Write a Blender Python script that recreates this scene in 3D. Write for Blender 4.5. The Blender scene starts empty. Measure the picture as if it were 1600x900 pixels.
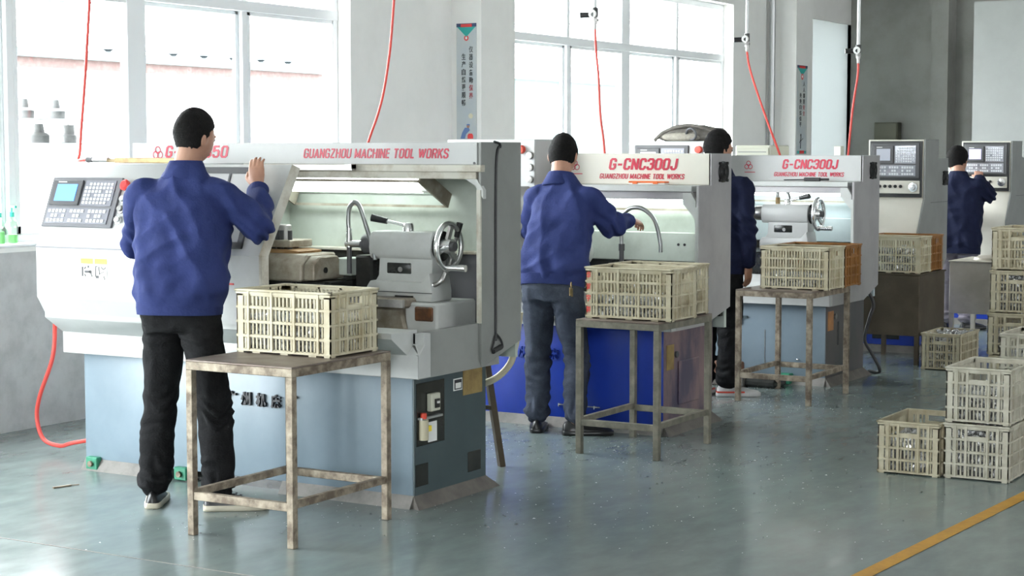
import bpy, bmesh, math, random
from mathutils import Vector, Matrix, noise
random.seed(7)
S = bpy.context.scene
COL = S.collection
R = math.radians

# ------------------------------------------------------------------ camera, sky, exposure
cam_d = bpy.data.cameras.new('camera')
cam = bpy.data.objects.new('camera', cam_d)
COL.objects.link(cam)
cam_d.sensor_width = 36.0
cam_d.lens = 63.0
cam_d.clip_end = 300
cam.location = (0, 0, 1.58)
cam.rotation_euler = (R(90) - math.atan(215 / 2800), 0, R(30.5))
S.camera = cam

SKY_STRENGTH = 28.5
w = bpy.data.worlds.new('overcast_sky')
S.world = w
w.use_nodes = True
bg = w.node_tree.nodes['Background']
bg.inputs[0].default_value = (0.95, 0.98, 1.0, 1)
bg.inputs[1].default_value = SKY_STRENGTH

S.view_settings.view_transform = 'Standard'
S.view_settings.look = 'None'
S.view_settings.exposure = 0.0
S.view_settings.gamma = 1.0
S.view_settings.use_curve_mapping = False
S.cycles.max_bounces = 8
S.cycles.diffuse_bounces = 5
S.cycles.glossy_bounces = 4
S.cycles.transparent_max_bounces = 12
S.cycles.caustics_reflective = False
S.cycles.caustics_refractive = False
S.cycles.use_denoising = True
S.cycles.sample_clamp_indirect = 8.0

WX = -7.5                                   # inner face of the window wall
WIN = [(-7.1, -2.62), (0.9, 5.45), (6.29, 10.47), (12.78, 17.24)]
SILL, HEAD, CEIL = 1.04, 3.08, 5.2

def portal(loc, sx, sy, rot):
    l = bpy.data.lights.new('daylight_portal', 'AREA')
    l.shape = 'RECTANGLE'
    l.size, l.size_y = sx, sy
    l.cycles.is_portal = True
    o = bpy.data.objects.new('daylight_portal', l)
    o.location = loc
    o.rotation_euler = rot
    COL.objects.link(o)
for a, b in WIN:                            # window openings of the left wall
    z0 = .06 if a == .9 else SILL               # the second opening is unseen, enlarged to a gate for more light
    z1 = 2.15 if a == .9 else HEAD
    portal((WX - .2, (a + b) / 2, (z0 + z1) / 2), z1 - z0, b - a, (0, R(-90), 0))
portal((2.75, -7.2, 2.7), 3.5, 2.4, (R(90), 0, 0))              # unseen rear opening, added to brighten crates and floor at right
portal((12.1, 13.0, 4.0), .8, 13.0, (0, R(90), 0))         # unseen high strip opening, added to light the aisle-facing sides

# ------------------------------------------------------------------ materials
MATS = {}
def mat(name, c1, c2=None, scale=8.0, rough=.5, metal=0.0, bump=0.0, bscale=60., emit=0.0, lo=.4, hi=.65,
        stretch=None, spec=.5, alpha=None, detail=5.0, rough2=None):
    if name in MATS:
        return MATS[name]
    m = bpy.data.materials.new(name)
    m.use_nodes = True
    nt = m.node_tree
    b = nt.nodes['Principled BSDF']
    b.inputs['Base Color'].default_value = (*c1, 1)
    b.inputs['Roughness'].default_value = rough
    b.inputs['Metallic'].default_value = metal
    b.inputs['Specular IOR Level'].default_value = spec
    if emit:
        b.inputs['Emission Color'].default_value = (*c1, 1)
        b.inputs['Emission Strength'].default_value = emit
    if c2 is not None or bump:
        tc = nt.nodes.new('ShaderNodeTexCoord')
        mp = nt.nodes.new('ShaderNodeMapping')
        nt.links.new(tc.outputs['Object'], mp.inputs[0])
        if stretch:
            mp.inputs['Scale'].default_value = stretch
    if c2 is not None:
        n = nt.nodes.new('ShaderNodeTexNoise')
        n.inputs['Scale'].default_value = scale
        n.inputs['Detail'].default_value = detail
        n.inputs['Roughness'].default_value = .62
        nt.links.new(mp.outputs[0], n.inputs['Vector'])
        r = nt.nodes.new('ShaderNodeValToRGB')
        r.color_ramp.elements[0].position = lo
        r.color_ramp.elements[0].color = (*c1, 1)
        r.color_ramp.elements[1].position = hi
        r.color_ramp.elements[1].color = (*c2, 1)
        nt.links.new(n.outputs['Fac'], r.inputs[0])
        nt.links.new(r.outputs[0], b.inputs['Base Color'])
        if rough2 is not None:
            mr = nt.nodes.new('ShaderNodeMapRange')
            mr.inputs['From Min'].default_value = .35
            mr.inputs['From Max'].default_value = .65
            mr.inputs['To Min'].default_value = rough
            mr.inputs['To Max'].default_value = rough2
            nt.links.new(n.outputs['Fac'], mr.inputs['Value'])
            nt.links.new(mr.outputs[0], b.inputs['Roughness'])
    if bump:
        n2 = nt.nodes.new('ShaderNodeTexNoise')
        n2.inputs['Scale'].default_value = bscale
        n2.inputs['Detail'].default_value = 4
        nt.links.new(mp.outputs[0], n2.inputs['Vector'])
        bp = nt.nodes.new('ShaderNodeBump')
        bp.inputs['Strength'].default_value = bump
        bp.inputs['Distance'].default_value = .01
        nt.links.new(n2.outputs['Fac'], bp.inputs['Height'])
        nt.links.new(bp.outputs[0], b.inputs['Normal'])
    MATS[name] = m
    return m

def glass_mat(name, tint=(1, 1, 1), gloss=.08):
    m = bpy.data.materials.new(name)
    m.use_nodes = True
    nt = m.node_tree
    nt.nodes.remove(nt.nodes['Principled BSDF'])
    t = nt.nodes.new('ShaderNodeBsdfTransparent')
    t.inputs[0].default_value = (*tint, 1)
    g = nt.nodes.new('ShaderNodeBsdfGlossy')
    g.inputs['Roughness'].default_value = .02
    mx = nt.nodes.new('ShaderNodeMixShader')
    mx.inputs[0].default_value = gloss
    nt.links.new(t.outputs[0], mx.inputs[1])
    nt.links.new(g.outputs[0], mx.inputs[2])
    nt.links.new(mx.outputs[0], nt.nodes['Material Output'].inputs[0])
    MATS[name] = m
    return m

M = {}
M['wall'] = mat('white_wall_plaster', (.86, .85, .82), (.82, .81, .78), 3, .85, bump=.08, bscale=40)
M['roof'] = mat('pale_roof_sheet', (.70, .70, .69), (.64, .64, .63), 2, .8)
M['dado'] = mat('grey_dado_paint', (.50, .50, .50), (.40, .40, .40), 6, .8, bump=.1, bscale=30)
M['greywall'] = mat('grey_wall_paint', (.28, .28, .26), (.23, .23, .21), 2.5, .85)
M['paleboard'] = mat('pale_board_paint', (.31, .32, .31), (.28, .29, .28), 2, .7)
M['alu'] = mat('white_aluminium', (.90, .91, .92), rough=.45)
M['glass'] = glass_mat('window_glass', (.97, .99, .99), .06)
M['white'] = mat('white_machine_paint', (.50, .505, .50), (.45, .455, .445), 5, .38, lo=.5, hi=.8)
M['cream'] = mat('cream_machine_paint', (.72, .69, .61), (.66, .63, .56), 4, .4, lo=.45, hi=.8)
M['grey'] = mat('grey_machine_paint', (.25, .255, .245), (.215, .22, .21), 4, .42)
M['lgrey'] = mat('light_grey_machine_paint', (.55, .56, .55), (.47, .48, .46), 5, .4)
M['dirty'] = mat('soiled_white_paint', (.60, .58, .51), (.33, .27, .19), 9, .5, lo=.46, hi=.75)
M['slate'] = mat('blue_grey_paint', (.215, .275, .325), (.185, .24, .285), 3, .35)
M['slateshaded'] = mat('blue_grey_paint_shaded', (.055, .08, .088), (.045, .068, .075), 4, .38)  # base paint with the side's shade put into the colour
M['blue'] = mat('bright_blue_paint', (.014, .045, .36), (.011, .036, .29), 3, .3)
M['film'] = mat('pinkish_film_on_steel', (.34, .23, .24), (.12, .10, .16), 5, .3, metal=.45, lo=.4, hi=.62, stretch=(1, 1, .45))
M['bluefilm'] = mat('dull_film_on_steel', (.16, .145, .15), (.12, .125, .135), 3, .35, metal=.4)
M['silver'] = mat('brushed_silver_sheet', (.47, .455, .46), (.38, .36, .375), 4, .36, metal=.35, lo=.4, hi=.7)
M['inner'] = mat('pale_green_grey_paint', (.50, .55, .50), (.42, .46, .41), 6, .5)
M['innerblue'] = mat('pale_blue_grey_paint', (.50, .57, .60), (.45, .52, .55), 5, .5)
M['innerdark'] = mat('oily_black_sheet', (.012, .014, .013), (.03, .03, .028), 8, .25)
M['iron'] = mat('worn_cast_iron', (.16, .13, .10), (.34, .30, .24), 12, .5, metal=.3, bump=.15)
M['oily'] = mat('oily_brown_cast_iron', (.24, .20, .15), (.44, .40, .33), 8, .45, metal=.2, bump=.1)
M['chrome'] = mat('polished_chrome', (.85, .85, .85), rough=.27, metal=1.0)
M['steel'] = mat('dull_steel', (.42, .41, .40), (.30, .29, .28), 15, .35, metal=.9)
M['black'] = mat('black_plastic', (.015, .015, .016), rough=.4)
M['dgrey'] = mat('dark_grey_plastic', (.085, .085, .09), rough=.45)
M['mgrey'] = mat('mid_grey_plastic', (.15, .15, .165), rough=.42)
M['key'] = mat('pale_key_plastic', (.62, .63, .66), rough=.4)
M['keypanel'] = mat('grey_key_panel', (.25, .25, .285), rough=.25)
M['keysilver'] = mat('glossy_key_film', (.42, .42, .46), (.30, .30, .34), 20, .15, metal=.3)
M['screen'] = mat('lit_blue_screen', (.16, .36, .80), emit=.9, rough=.2)
M['screenpale'] = mat('pale_grey_screen', (.40, .42, .48), emit=.25, rough=.15)
M['screenviolet'] = mat('lit_violet_screen', (.55, .52, .85), emit=.55, rough=.15)
M['red'] = mat('red_plastic', (.70, .05, .05), rough=.35)
M['redhose'] = mat('red_rubber_hose', (.72, .075, .06), rough=.4)
M['letter'] = mat('red_lettering', (.50, .018, .05), rough=.4)
M['tube'] = mat('fluorescent_tube', (.95, 1.0, .98), emit=9.0)
M['reflector'] = mat('lamp_reflector', (.80, .85, .80), rough=.4)
M['rust'] = mat('rusty_steel', (.14, .105, .075), (.40, .34, .26), 16, .6, metal=.35, bump=.2, lo=.38, hi=.66)
M['tabletop'] = mat('brown_worn_sheet_steel', (.16, .12, .10), (.25, .21, .18), 7, .42, metal=.35)
M['oldgrey'] = mat('weathered_grey_steel', (.15, .14, .11), (.24, .22, .175), 14, .55, metal=.3, bump=.15)
M['brownbox'] = mat('dark_brown_sheet_steel', (.062, .045, .027), (.10, .078, .052), 3, .5, metal=.25)
M['greybox'] = mat('worn_grey_sheet_steel', (.52, .48, .41), (.42, .38, .31), 4, .55, metal=.15)
M['crate'] = mat('cream_crate_plastic', (.58, .53, .39), (.42, .35, .21), 7, .5, lo=.45, hi=.75)
M['crateold'] = mat('dirty_cream_crate_plastic', (.54, .49, .36), (.36, .30, .19), 9, .55, lo=.4, hi=.7)
M['crategrey'] = mat('greyish_crate_plastic', (.56, .53, .44), (.36, .33, .25), 8, .55, lo=.42, hi=.72)
M['cratebrown'] = mat('orange_brown_crate_plastic', (.30, .13, .03), (.20, .085, .02), 8, .5)
M['part'] = mat('bright_machined_steel', (.80, .80, .80), (.55, .55, .55), 40, .28, metal=.6)
M['partdark'] = mat('shade_between_parts', (.12, .12, .115), rough=.6, metal=.5)
M['concrete'] = mat('grey_concrete', (.25, .235, .22), (.17, .16, .15), 9, .85, bump=.3, bscale=40)
M['darkplinth'] = mat('darker_concrete', (.15, .135, .12), (.10, .09, .08), 9, .7, bump=.3)
M['green'] = mat('green_levelling_block', (.03, .26, .15), (.02, .16, .09), 20, .45)
M['yellowplate'] = mat('yellowed_brass_plate', (.34, .24, .09), (.24, .16, .06), 14, .5, metal=.3)
M['orangeplate'] = mat('orange_plate', (.55, .26, .10), (.42, .19, .08), 12, .5)
M['wood'] = mat('worn_wood', (.42, .25, .11), (.30, .16, .06), 9, .6, stretch=(1, 6, 6))
M['lwood'] = mat('light_wood', (.62, .48, .28), rough=.55)
M['brass'] = mat('old_brass', (.30, .21, .10), (.20, .14, .07), 20, .4, metal=.6)
M['orange'] = mat('orange_plastic', (.75, .16, .04), rough=.35)
M['bag'] = mat('grey_brown_canvas', (.17, .155, .135), (.11, .10, .09), 25, .85, bump=.3)
M['bagpale'] = mat('pale_quilted_canvas', (.40, .37, .31), (.30, .28, .24), 50, .85, bump=.3)
M['palebox'] = mat('pale_beige_enamel', (.58, .58, .48), rough=.45)
M['olive'] = mat('olive_enamel', (.115, .115, .08), rough=.5)
M['pipe'] = mat('galvanised_pipe', (.45, .46, .46), rough=.35, metal=.7)
M['hosegrey'] = mat('grey_metal_hose', (.40, .41, .41), rough=.3, metal=.8)
M['hosecream'] = mat('yellowed_clear_hose', (.52, .47, .34), rough=.35)
M['hoseblack'] = mat('black_rubber', (.02, .02, .022), rough=.5)
M['paper'] = mat('white_paper', (.80, .80, .78), rough=.6)
M['yellow'] = mat('yellow_print', (.85, .66, .04), rough=.5)
M['ink'] = mat('black_ink', (.02, .02, .025), rough=.5)
M['inkred'] = mat('dark_red_ink', (.35, .03, .04), rough=.5)
M['poster'] = mat('pale_blue_grey_poster', (.50, .55, .58), (.58, .60, .58), 4, .25)
M['teal'] = mat('teal_print', (.02, .36, .33), rough=.4)
M['navyprint'] = mat('navy_print', (.03, .05, .12), rough=.4)
M['skin'] = mat('skin', (.46, .245, .165), (.40, .20, .13), 14, .5, bump=.05)
M['hair'] = mat('black_hair', (.007, .0065, .0065), (.013, .0115, .011), 60, .7, bump=1.0, bscale=260, spec=.15)
M['navy'] = mat('navy_cotton', (.029, .041, .142), (.023, .033, .116), 9, .8, bump=.25, bscale=90, spec=.15)
M['navydark'] = mat('dark_navy_cotton', (.0095, .013, .040), (.0075, .0105, .032), 9, .85, bump=.25, bscale=90, spec=.2)
M['blackjean'] = mat('black_cotton', (.010, .010, .011), (.015, .015, .016), 20, .85, bump=.3, bscale=120, spec=.12)
M['denim'] = mat('dark_denim', (.030, .037, .056), (.06, .07, .098), 7, .85, bump=.35, bscale=150, spec=.2)
M['greytrouser'] = mat('mauve_grey_cotton', (.17, .15, .18), (.13, .12, .145), 9, .85, bump=.25)
M['shoeblack'] = mat('black_leather', (.012, .012, .013), rough=.35)
M['shoewhite'] = mat('white_trainer', (.62, .61, .60), (.45, .45, .45), 14, .55)
M['sole'] = mat('pale_rubber_sole', (.55, .50, .40), rough=.6)
M['redtrim'] = mat('red_trim', (.65, .06, .03), rough=.5)
M['brick'] = mat('dark_red_brick', (.065, .036, .034), (.085, .06, .056), 18, .9)
M['coping'] = mat('teal_grey_coping', (.048, .066, .068), rough=.7)
M['outwhite'] = mat('outdoor_white_render', (.75, .75, .74), rough=.9)
M['outcyan'] = mat('outdoor_cyan_cladding', (.046, .070, .072), rough=.8)
M['ground'] = mat('pale_outdoor_concrete', (.55, .55, .53), (.50, .50, .48), 2, .9)
M['knob'] = mat('dark_ridge_metal', (.025, .03, .034), rough=.6)
M['casting'] = mat('raw_grey_casting', (.10, .10, .10), (.14, .14, .14), 25, .8, bump=.2)
M['soap'] = mat('green_soap', (.25, .75, .22), rough=.2)
M['clear'] = glass_mat('clear_plastic', (.90, .97, .93), .12)
M['tealpump'] = mat('teal_pump_plastic', (.05, .55, .42), rough=.3)
M['yellowline'] = mat('yellow_floor_paint', (.50, .25, .018), (.40, .20, .02), 14, .4)
M['chip'] = mat('bright_metal_shavings', (.70, .70, .70), rough=.3, metal=.8)

def floor_material():
    m = bpy.data.materials.new('grey_green_epoxy_floor')
    m.use_nodes = True
    nt = m.node_tree
    N, L = nt.nodes, nt.links
    b = N['Principled BSDF']
    tc = N.new('ShaderNodeTexCoord')
    n1 = N.new('ShaderNodeTexNoise'); n1.inputs['Scale'].default_value = .9; n1.inputs['Detail'].default_value = 5; n1.inputs['Roughness'].default_value = .55
    n2 = N.new('ShaderNodeTexNoise'); n2.inputs['Scale'].default_value = 9; n2.inputs['Detail'].default_value = 6; n2.inputs['Roughness'].default_value = .6
    mp = N.new('ShaderNodeMapping'); mp.inputs['Scale'].default_value = (1, .45, 1); mp.inputs['Rotation'].default_value = (0, 0, .5)
    L.new(tc.outputs['Object'], mp.inputs[0])
    L.new(mp.outputs[0], n1.inputs['Vector']); L.new(mp.outputs[0], n2.inputs['Vector'])
    r1 = N.new('ShaderNodeValToRGB')
    e = r1.color_ramp.elements
    e[0].position, e[0].color = .30, (.165, .215, .205, 1)
    e[1].position, e[1].color = .72, (.215, .24, .233, 1)
    L.new(n1.outputs['Fac'], r1.inputs[0])
    r2 = N.new('ShaderNodeValToRGB')
    r2.color_ramp.elements[0].position, r2.color_ramp.elements[0].color = .33, (.90, .90, .90, 1)
    r2.color_ramp.elements[1].position, r2.color_ramp.elements[1].color = .68, (1.07, 1.07, 1.07, 1)
    L.new(n2.outputs['Fac'], r2.inputs[0])
    mx = N.new('ShaderNodeMix'); mx.data_type = 'RGBA'; mx.blend_type = 'MULTIPLY'; mx.inputs[0].default_value = 1
    L.new(r1.outputs[0], mx.inputs[6]); L.new(r2.outputs[0], mx.inputs[7])
    L.new(mx.outputs[2], b.inputs['Base Color'])
    mr = N.new('ShaderNodeMapRange')
    mr.inputs['From Min'].default_value = .3; mr.inputs['From Max'].default_value = .7
    mr.inputs['To Min'].default_value = .16; mr.inputs['To Max'].default_value = .26
    L.new(n2.outputs['Fac'], mr.inputs['Value']); L.new(mr.outputs[0], b.inputs['Roughness'])
    n3 = N.new('ShaderNodeTexNoise'); n3.inputs['Scale'].default_value = 1.6; n3.inputs['Detail'].default_value = 3
    L.new(tc.outputs['Object'], n3.inputs['Vector'])
    bp = N.new('ShaderNodeBump'); bp.inputs['Strength'].default_value = .12; bp.inputs['Distance'].default_value = .02
    L.new(n3.outputs['Fac'], bp.inputs['Height']); L.new(bp.outputs[0], b.inputs['Normal'])
    return m
M['floor'] = floor_material()

# ------------------------------------------------------------------ mesh helpers
def V(*a): return Vector(a)
def frame(d):
    d = Vector(d).normalized()
    a = Vector((0, 0, 1)) if abs(d.z) < .9 else Vector((1, 0, 0))
    u = a.cross(d).normalized()
    return u, d.cross(u).normalized(), d
def spline(pts, n=6):
    P = [Vector(p) for p in pts]
    P = [P[0] * 2 - P[1]] + P + [P[-1] * 2 - P[-2]]
    out = []
    for i in range(1, len(P) - 2):
        a, b, c, d = P[i - 1:i + 3]
        for k in range(n):
            t = k / n
            out.append(.5 * ((2 * b) + (c - a) * t + (2 * a - 5 * b + 4 * c - d) * t * t + (3 * b - a - 3 * c + d) * t ** 3))
    out.append(P[-2])
    return out

class MB:
    def __init__(s): s.v, s.f, s.mi, s.cur = [], [], [], 0
    def m(s, i): s.cur = i; return s
    def add(s, vs, fs):
        o = len(s.v)
        s.v += [Vector(v) for v in vs]
        s.f += [[i + o for i in f] for f in fs]
        s.mi += [s.cur] * len(fs)
        return s
    def mark(s): return len(s.v)
    def xf(s, fn, start=0):
        for i in range(start, len(s.v)): s.v[i] = Vector(fn(s.v[i]))
        return s
    def box(s, x0, x1, y0, y1, z0, z1):
        x0, x1 = sorted((x0, x1)); y0, y1 = sorted((y0, y1)); z0, z1 = sorted((z0, z1))
        return s.add([(x0, y0, z0), (x1, y0, z0), (x1, y1, z0), (x0, y1, z0), (x0, y0, z1), (x1, y0, z1), (x1, y1, z1), (x0, y1, z1)],
                     [(3, 2, 1, 0), (4, 5, 6, 7), (0, 1, 5, 4), (1, 2, 6, 5), (2, 3, 7, 6), (3, 0, 4, 7)])
    def prism(s, pts, ax, a0, a1):
        def P(p, a):
            return {'x': (a, p[0], p[1]), 'y': (p[0], a, p[1]), 'z': (p[0], p[1], a)}[ax]
        n = len(pts)
        vs = [P(p, a0) for p in pts] + [P(p, a1) for p in pts]
        return s.add(vs, [list(range(n))[::-1], list(range(n, 2 * n))] + [[i, (i + 1) % n, n + (i + 1) % n, n + i] for i in range(n)])
    def loft(s, rings, cap=True, closed=True):
        n = len(rings[0]); vs = [p for r in rings for p in r]; fs = []
        for k in range(len(rings) - 1):
            for i in range(n if closed else n - 1):
                j = (i + 1) % n
                fs.append([k * n + i, k * n + j, (k + 1) * n + j, (k + 1) * n + i])
        if cap:
            fs.append(list(range(n))[::-1]); fs.append([(len(rings) - 1) * n + i for i in range(n)])
        return s.add(vs, fs)
    def tube(s, pts, r, n=10, cap=True):
        P = [Vector(p) for p in pts]; rings = []; u = None
        for i, p in enumerate(P):
            d = (P[min(i + 1, len(P) - 1)] - P[max(i - 1, 0)]).normalized()
            if u is None: u = frame(d)[0]
            u = (u - d * u.dot(d)).normalized(); w_ = d.cross(u)
            rr = r[i] if isinstance(r, (list, tuple)) else r
            rings.append([p + (u * math.cos(t) + w_ * math.sin(t)) * rr for t in [2 * math.pi * k / n for k in range(n)]])
        return s.loft(rings, cap)
    def cyl(s, p0, p1, r0, r1=None, n=20):
        r1 = r0 if r1 is None else r1
        u, w_, d = frame(Vector(p1) - Vector(p0))
        A = [2 * math.pi * k / n for k in range(n)]
        return s.loft([[Vector(p) + (u * math.cos(t) + w_ * math.sin(t)) * r for t in A] for p, r in ((p0, r0), (p1, r1))])
    def rev(s, prof, o, d, n=24):
        u, w_, d = frame(d); o = Vector(o)
        A = [2 * math.pi * k / n for k in range(n)]
        return s.loft([[o + d * h + (u * math.cos(t) + w_ * math.sin(t)) * max(r, 1e-4) for t in A] for r, h in prof])
    def sph(s, c, r, n=16, m=10):
        r = (r, r, r) if isinstance(r, (int, float)) else r
        rings = []
        for k in range(m + 1):
            a = -math.pi / 2 + math.pi * k / m
            rr = max(math.cos(a), 1e-3)
            rings.append([Vector((c[0] + r[0] * rr * math.cos(t), c[1] + r[1] * rr * math.sin(t), c[2] + r[2] * math.sin(a))) for t in [2 * math.pi * q / n for q in range(n)]])
        return s.loft(rings)
    def torus(s, c, ax, Rr, r, n=32, m=10, sq=1.0):
        u, w_, d = frame(ax); c = Vector(c); vs = []; fs = []
        for i in range(n):
            a = 2 * math.pi * i / n; rd = u * math.cos(a) + w_ * math.sin(a)
            for j in range(m):
                t = 2 * math.pi * j / m
                vs.append(c + rd * (Rr + r * math.cos(t)) + d * r * sq * math.sin(t))
        for i in range(n):
            for j in range(m):
                fs.append([i * m + j, ((i + 1) % n) * m + j, ((i + 1) % n) * m + (j + 1) % m, i * m + (j + 1) % m])
        return s.add(vs, fs)
    def bar(s, p0, p1, wd, ht, up=(0, 0, 1)):
        p0, p1 = Vector(p0), Vector(p1); d = (p1 - p0).normalized()
        a = Vector(up); a = (a - d * a.dot(d)).normalized(); b = d.cross(a)
        R_ = lambda p: [p + b * x * wd / 2 + a * y * ht / 2 for x, y in ((-1, -1), (1, -1), (1, 1), (-1, 1))]
        return s.loft([R_(p0), R_(p1)])
    def build(s, name, mats, parent=None, bevel=0.0, ang=35, seg=1):
        me = bpy.data.meshes.new(name)
        me.from_pydata([tuple(v) for v in s.v], [], s.f)
        mats = mats if isinstance(mats, (list, tuple)) else [mats]
        for m_ in mats: me.materials.append(m_)
        if len(mats) > 1: me.polygons.foreach_set('material_index', s.mi)
        bm = bmesh.new(); bm.from_mesh(me)
        bmesh.ops.recalc_face_normals(bm, faces=bm.faces)
        if bevel:
            es = [e for e in bm.edges if len(e.link_faces) == 2 and e.calc_face_angle(0) > R(30)]
            bmesh.ops.bevel(bm, geom=es, offset=bevel, segments=seg, profile=.5, affect='EDGES', clamp_overlap=True)
        bm.to_mesh(me); bm.free()
        finish(me, ang)
        o = bpy.data.objects.new(name, me)
        COL.objects.link(o)
        if parent: o.parent = parent
        return o

def finish(me, ang=35):
    me.polygons.foreach_set('use_smooth', [True] * len(me.polygons))
    me.set_sharp_from_angle(angle=R(ang))
    me.update()

def thing(name, label, cat, loc=(0, 0, 0), rz=0, group=None):
    o = bpy.data.objects.new(name, None)
    COL.objects.link(o)
    o.empty_display_size = .1
    o.location = loc; o.rotation_euler = (0, 0, rz)
    o['label'] = label; o['category'] = cat
    if group: o['group'] = group
    return o
def tag(o, label, cat, group=None, kind=None, loc=None):
    o['label'] = label; o['category'] = cat
    if group: o['group'] = group
    if kind: o['kind'] = kind
    if loc is not None: o.location = loc
    return o
def struct(o, label=None):
    o['kind'] = 'structure'
    if label: o['label'] = label
    return o

def text(name, body, x0, x1, z0, z1, y, m, parent, bold=.0, shear=0.0, face='-y', depth=.0015, chars=None, fitw=True):
    """lettering fitted into a rectangle: face '-y' (x right, z up at y), '+x' (y right, z up at x=y arg)"""
    cu = bpy.data.curves.new(name, 'FONT')
    cu.body = body; cu.size = 1; cu.offset = bold; cu.shear = shear; cu.extrude = .02; cu.resolution_u = 4
    o = bpy.data.objects.new(name, cu)
    COL.objects.link(o)
    bpy.context.view_layer.update()
    me = bpy.data.meshes.new_from_object(o.evaluated_get(bpy.context.evaluated_depsgraph_get()))
    bpy.data.objects.remove(o); bpy.data.curves.remove(cu)
    xs = [v.co.x for v in me.vertices]; ys = [v.co.y for v in me.vertices]
    a0, a1, b0, b1 = min(xs), max(xs), min(ys), max(ys)
    sc = (z1 - z0) / max(b1 - b0, 1e-6)
    for v in me.vertices:
        u = x0 + (v.co.x - a0) / (a1 - a0) * (x1 - x0) if fitw else (x0 + x1) / 2 + (v.co.x - (a0 + a1) / 2) * sc
        t = z0 + (v.co.y - b0) / (b1 - b0) * (z1 - z0)
        h = depth * (v.co.z / .02 + 1) / 2 if True else 0
        v.co = (u, y - h, t) if face == '-y' else (y + h, u, t)
    me.materials.clear(); me.materials.append(m)
    me.name = name
    o = bpy.data.objects.new(name, me)
    COL.objects.link(o)
    if parent: o.parent = parent
    return o
def _glyphs():
    w = .44; a = .1
    O = [(a, 1), (w - a, 1), (w, .87), (w, .13), (w - a, 0), (a, 0), (0, .13), (0, .87), (a, 1), (w - a, 1)]
    S_ = [(w, .74), (w, .87), (w - a, 1), (a, 1), (0, .87), (0, .69), (.08, .58), (w - .08, .44), (w, .32), (w, .13), (w - a, 0), (a, 0), (0, .13), (0, .27)]
    return {'O': (w, [O]), '0': (w, [O]), 'S': (w, [S_]),
        'C': (w, [[(w, .70), (w, .87), (w - a, 1), (a, 1), (0, .87), (0, .13), (a, 0), (w - a, 0), (w, .13), (w, .32)]]),
        'G': (w, [[(w, .72), (w, .87), (w - a, 1), (a, 1), (0, .87), (0, .13), (a, 0), (w - a, 0), (w, .13), (w, .46), (w * .52, .46)]]),
        'U': (w, [[(0, 1.07), (0, .13), (a, 0), (w - a, 0), (w, .13), (w, 1.07)]]), 'J': (w * .9, [[(w * .9, 1.07), (w * .9, .13), (w * .9 - a, 0), (a, 0), (0, .13), (0, .32)]]),
        'A': (w, [[(-.03, -.07), (w / 2, 1.02)], [(w / 2, 1.02), (w + .03, -.07)], [(.08, .27), (w - .08, .27)]]),
        'N': (w, [[(0, -.07), (0, 1.07)], [(0, 1.0), (w, 0)], [(w, -.07), (w, 1.07)]]),
        'M': (.60, [[(0, -.07), (0, 1.07)], [(.0, 1.0), (.3, .05)], [(.3, .05), (.6, 1.0)], [(.6, -.07), (.6, 1.07)]]),
        'W': (.72, [[(-.02, 1.07), (.18, 0)], [(.18, 0), (.36, 1.0)], [(.36, 1.0), (.54, 0)], [(.54, 0), (.74, 1.07)]]),
        'Z': (w, [[(-.02, 1), (w, 1)], [(w, 1), (0, 0)], [(0, 0), (w + .03, 0)]]), 'H': (w, [[(0, -.07), (0, 1.07)], [(w, -.07), (w, 1.07)], [(0, .52), (w, .52)]]),
        'I': (.0, [[(0, -.07), (0, 1.07)]]), 'E': (w * .85, [[(0, -.07), (0, 1.07)], [(0, 1), (w * .9, 1)], [(0, .52), (w * .82, .52)], [(0, 0), (w * .9, 0)]]),
        'T': (w, [[(w / 2, -.07), (w / 2, 1.0)], [(-.04, 1), (w + .04, 1)]]), 'L': (w * .8, [[(0, -.07), (0, 1.07)], [(0, 0), (w * .85, 0)]]),
        'R': (w, [[(0, -.07), (0, 1.07)], [(0, 1), (w - a, 1), (w, .87), (w, .62), (w - a, .5), (0, .5)], [(w * .55, .5), (w, -.07)]]),
        'K': (w, [[(0, -.07), (0, 1.07)], [(w + .02, 1.07), (.02, .40)], [(w * .34, .6), (w + .03, -.07)]]), '-': (.34, [[(-.02, .45), (.36, .45)]]), ' ': (.10, []),
        '3': (w, [[(0, .74), (0, .87), (a, 1), (w - a, 1), (w, .87), (w, .64), (w - .08, .53), (w * .35, .53)], [(w - .08, .53), (w, .42), (w, .13), (w - a, 0), (a, 0), (0, .13), (0, .27)]]),
        '5': (w, [[(w, 1), (0, 1), (0, .53), (a, .63), (w - a, .63), (w, .5), (w, .13), (w - a, 0), (a, 0), (0, .13), (0, .26)]])}
GLYPH = _glyphs()
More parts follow.
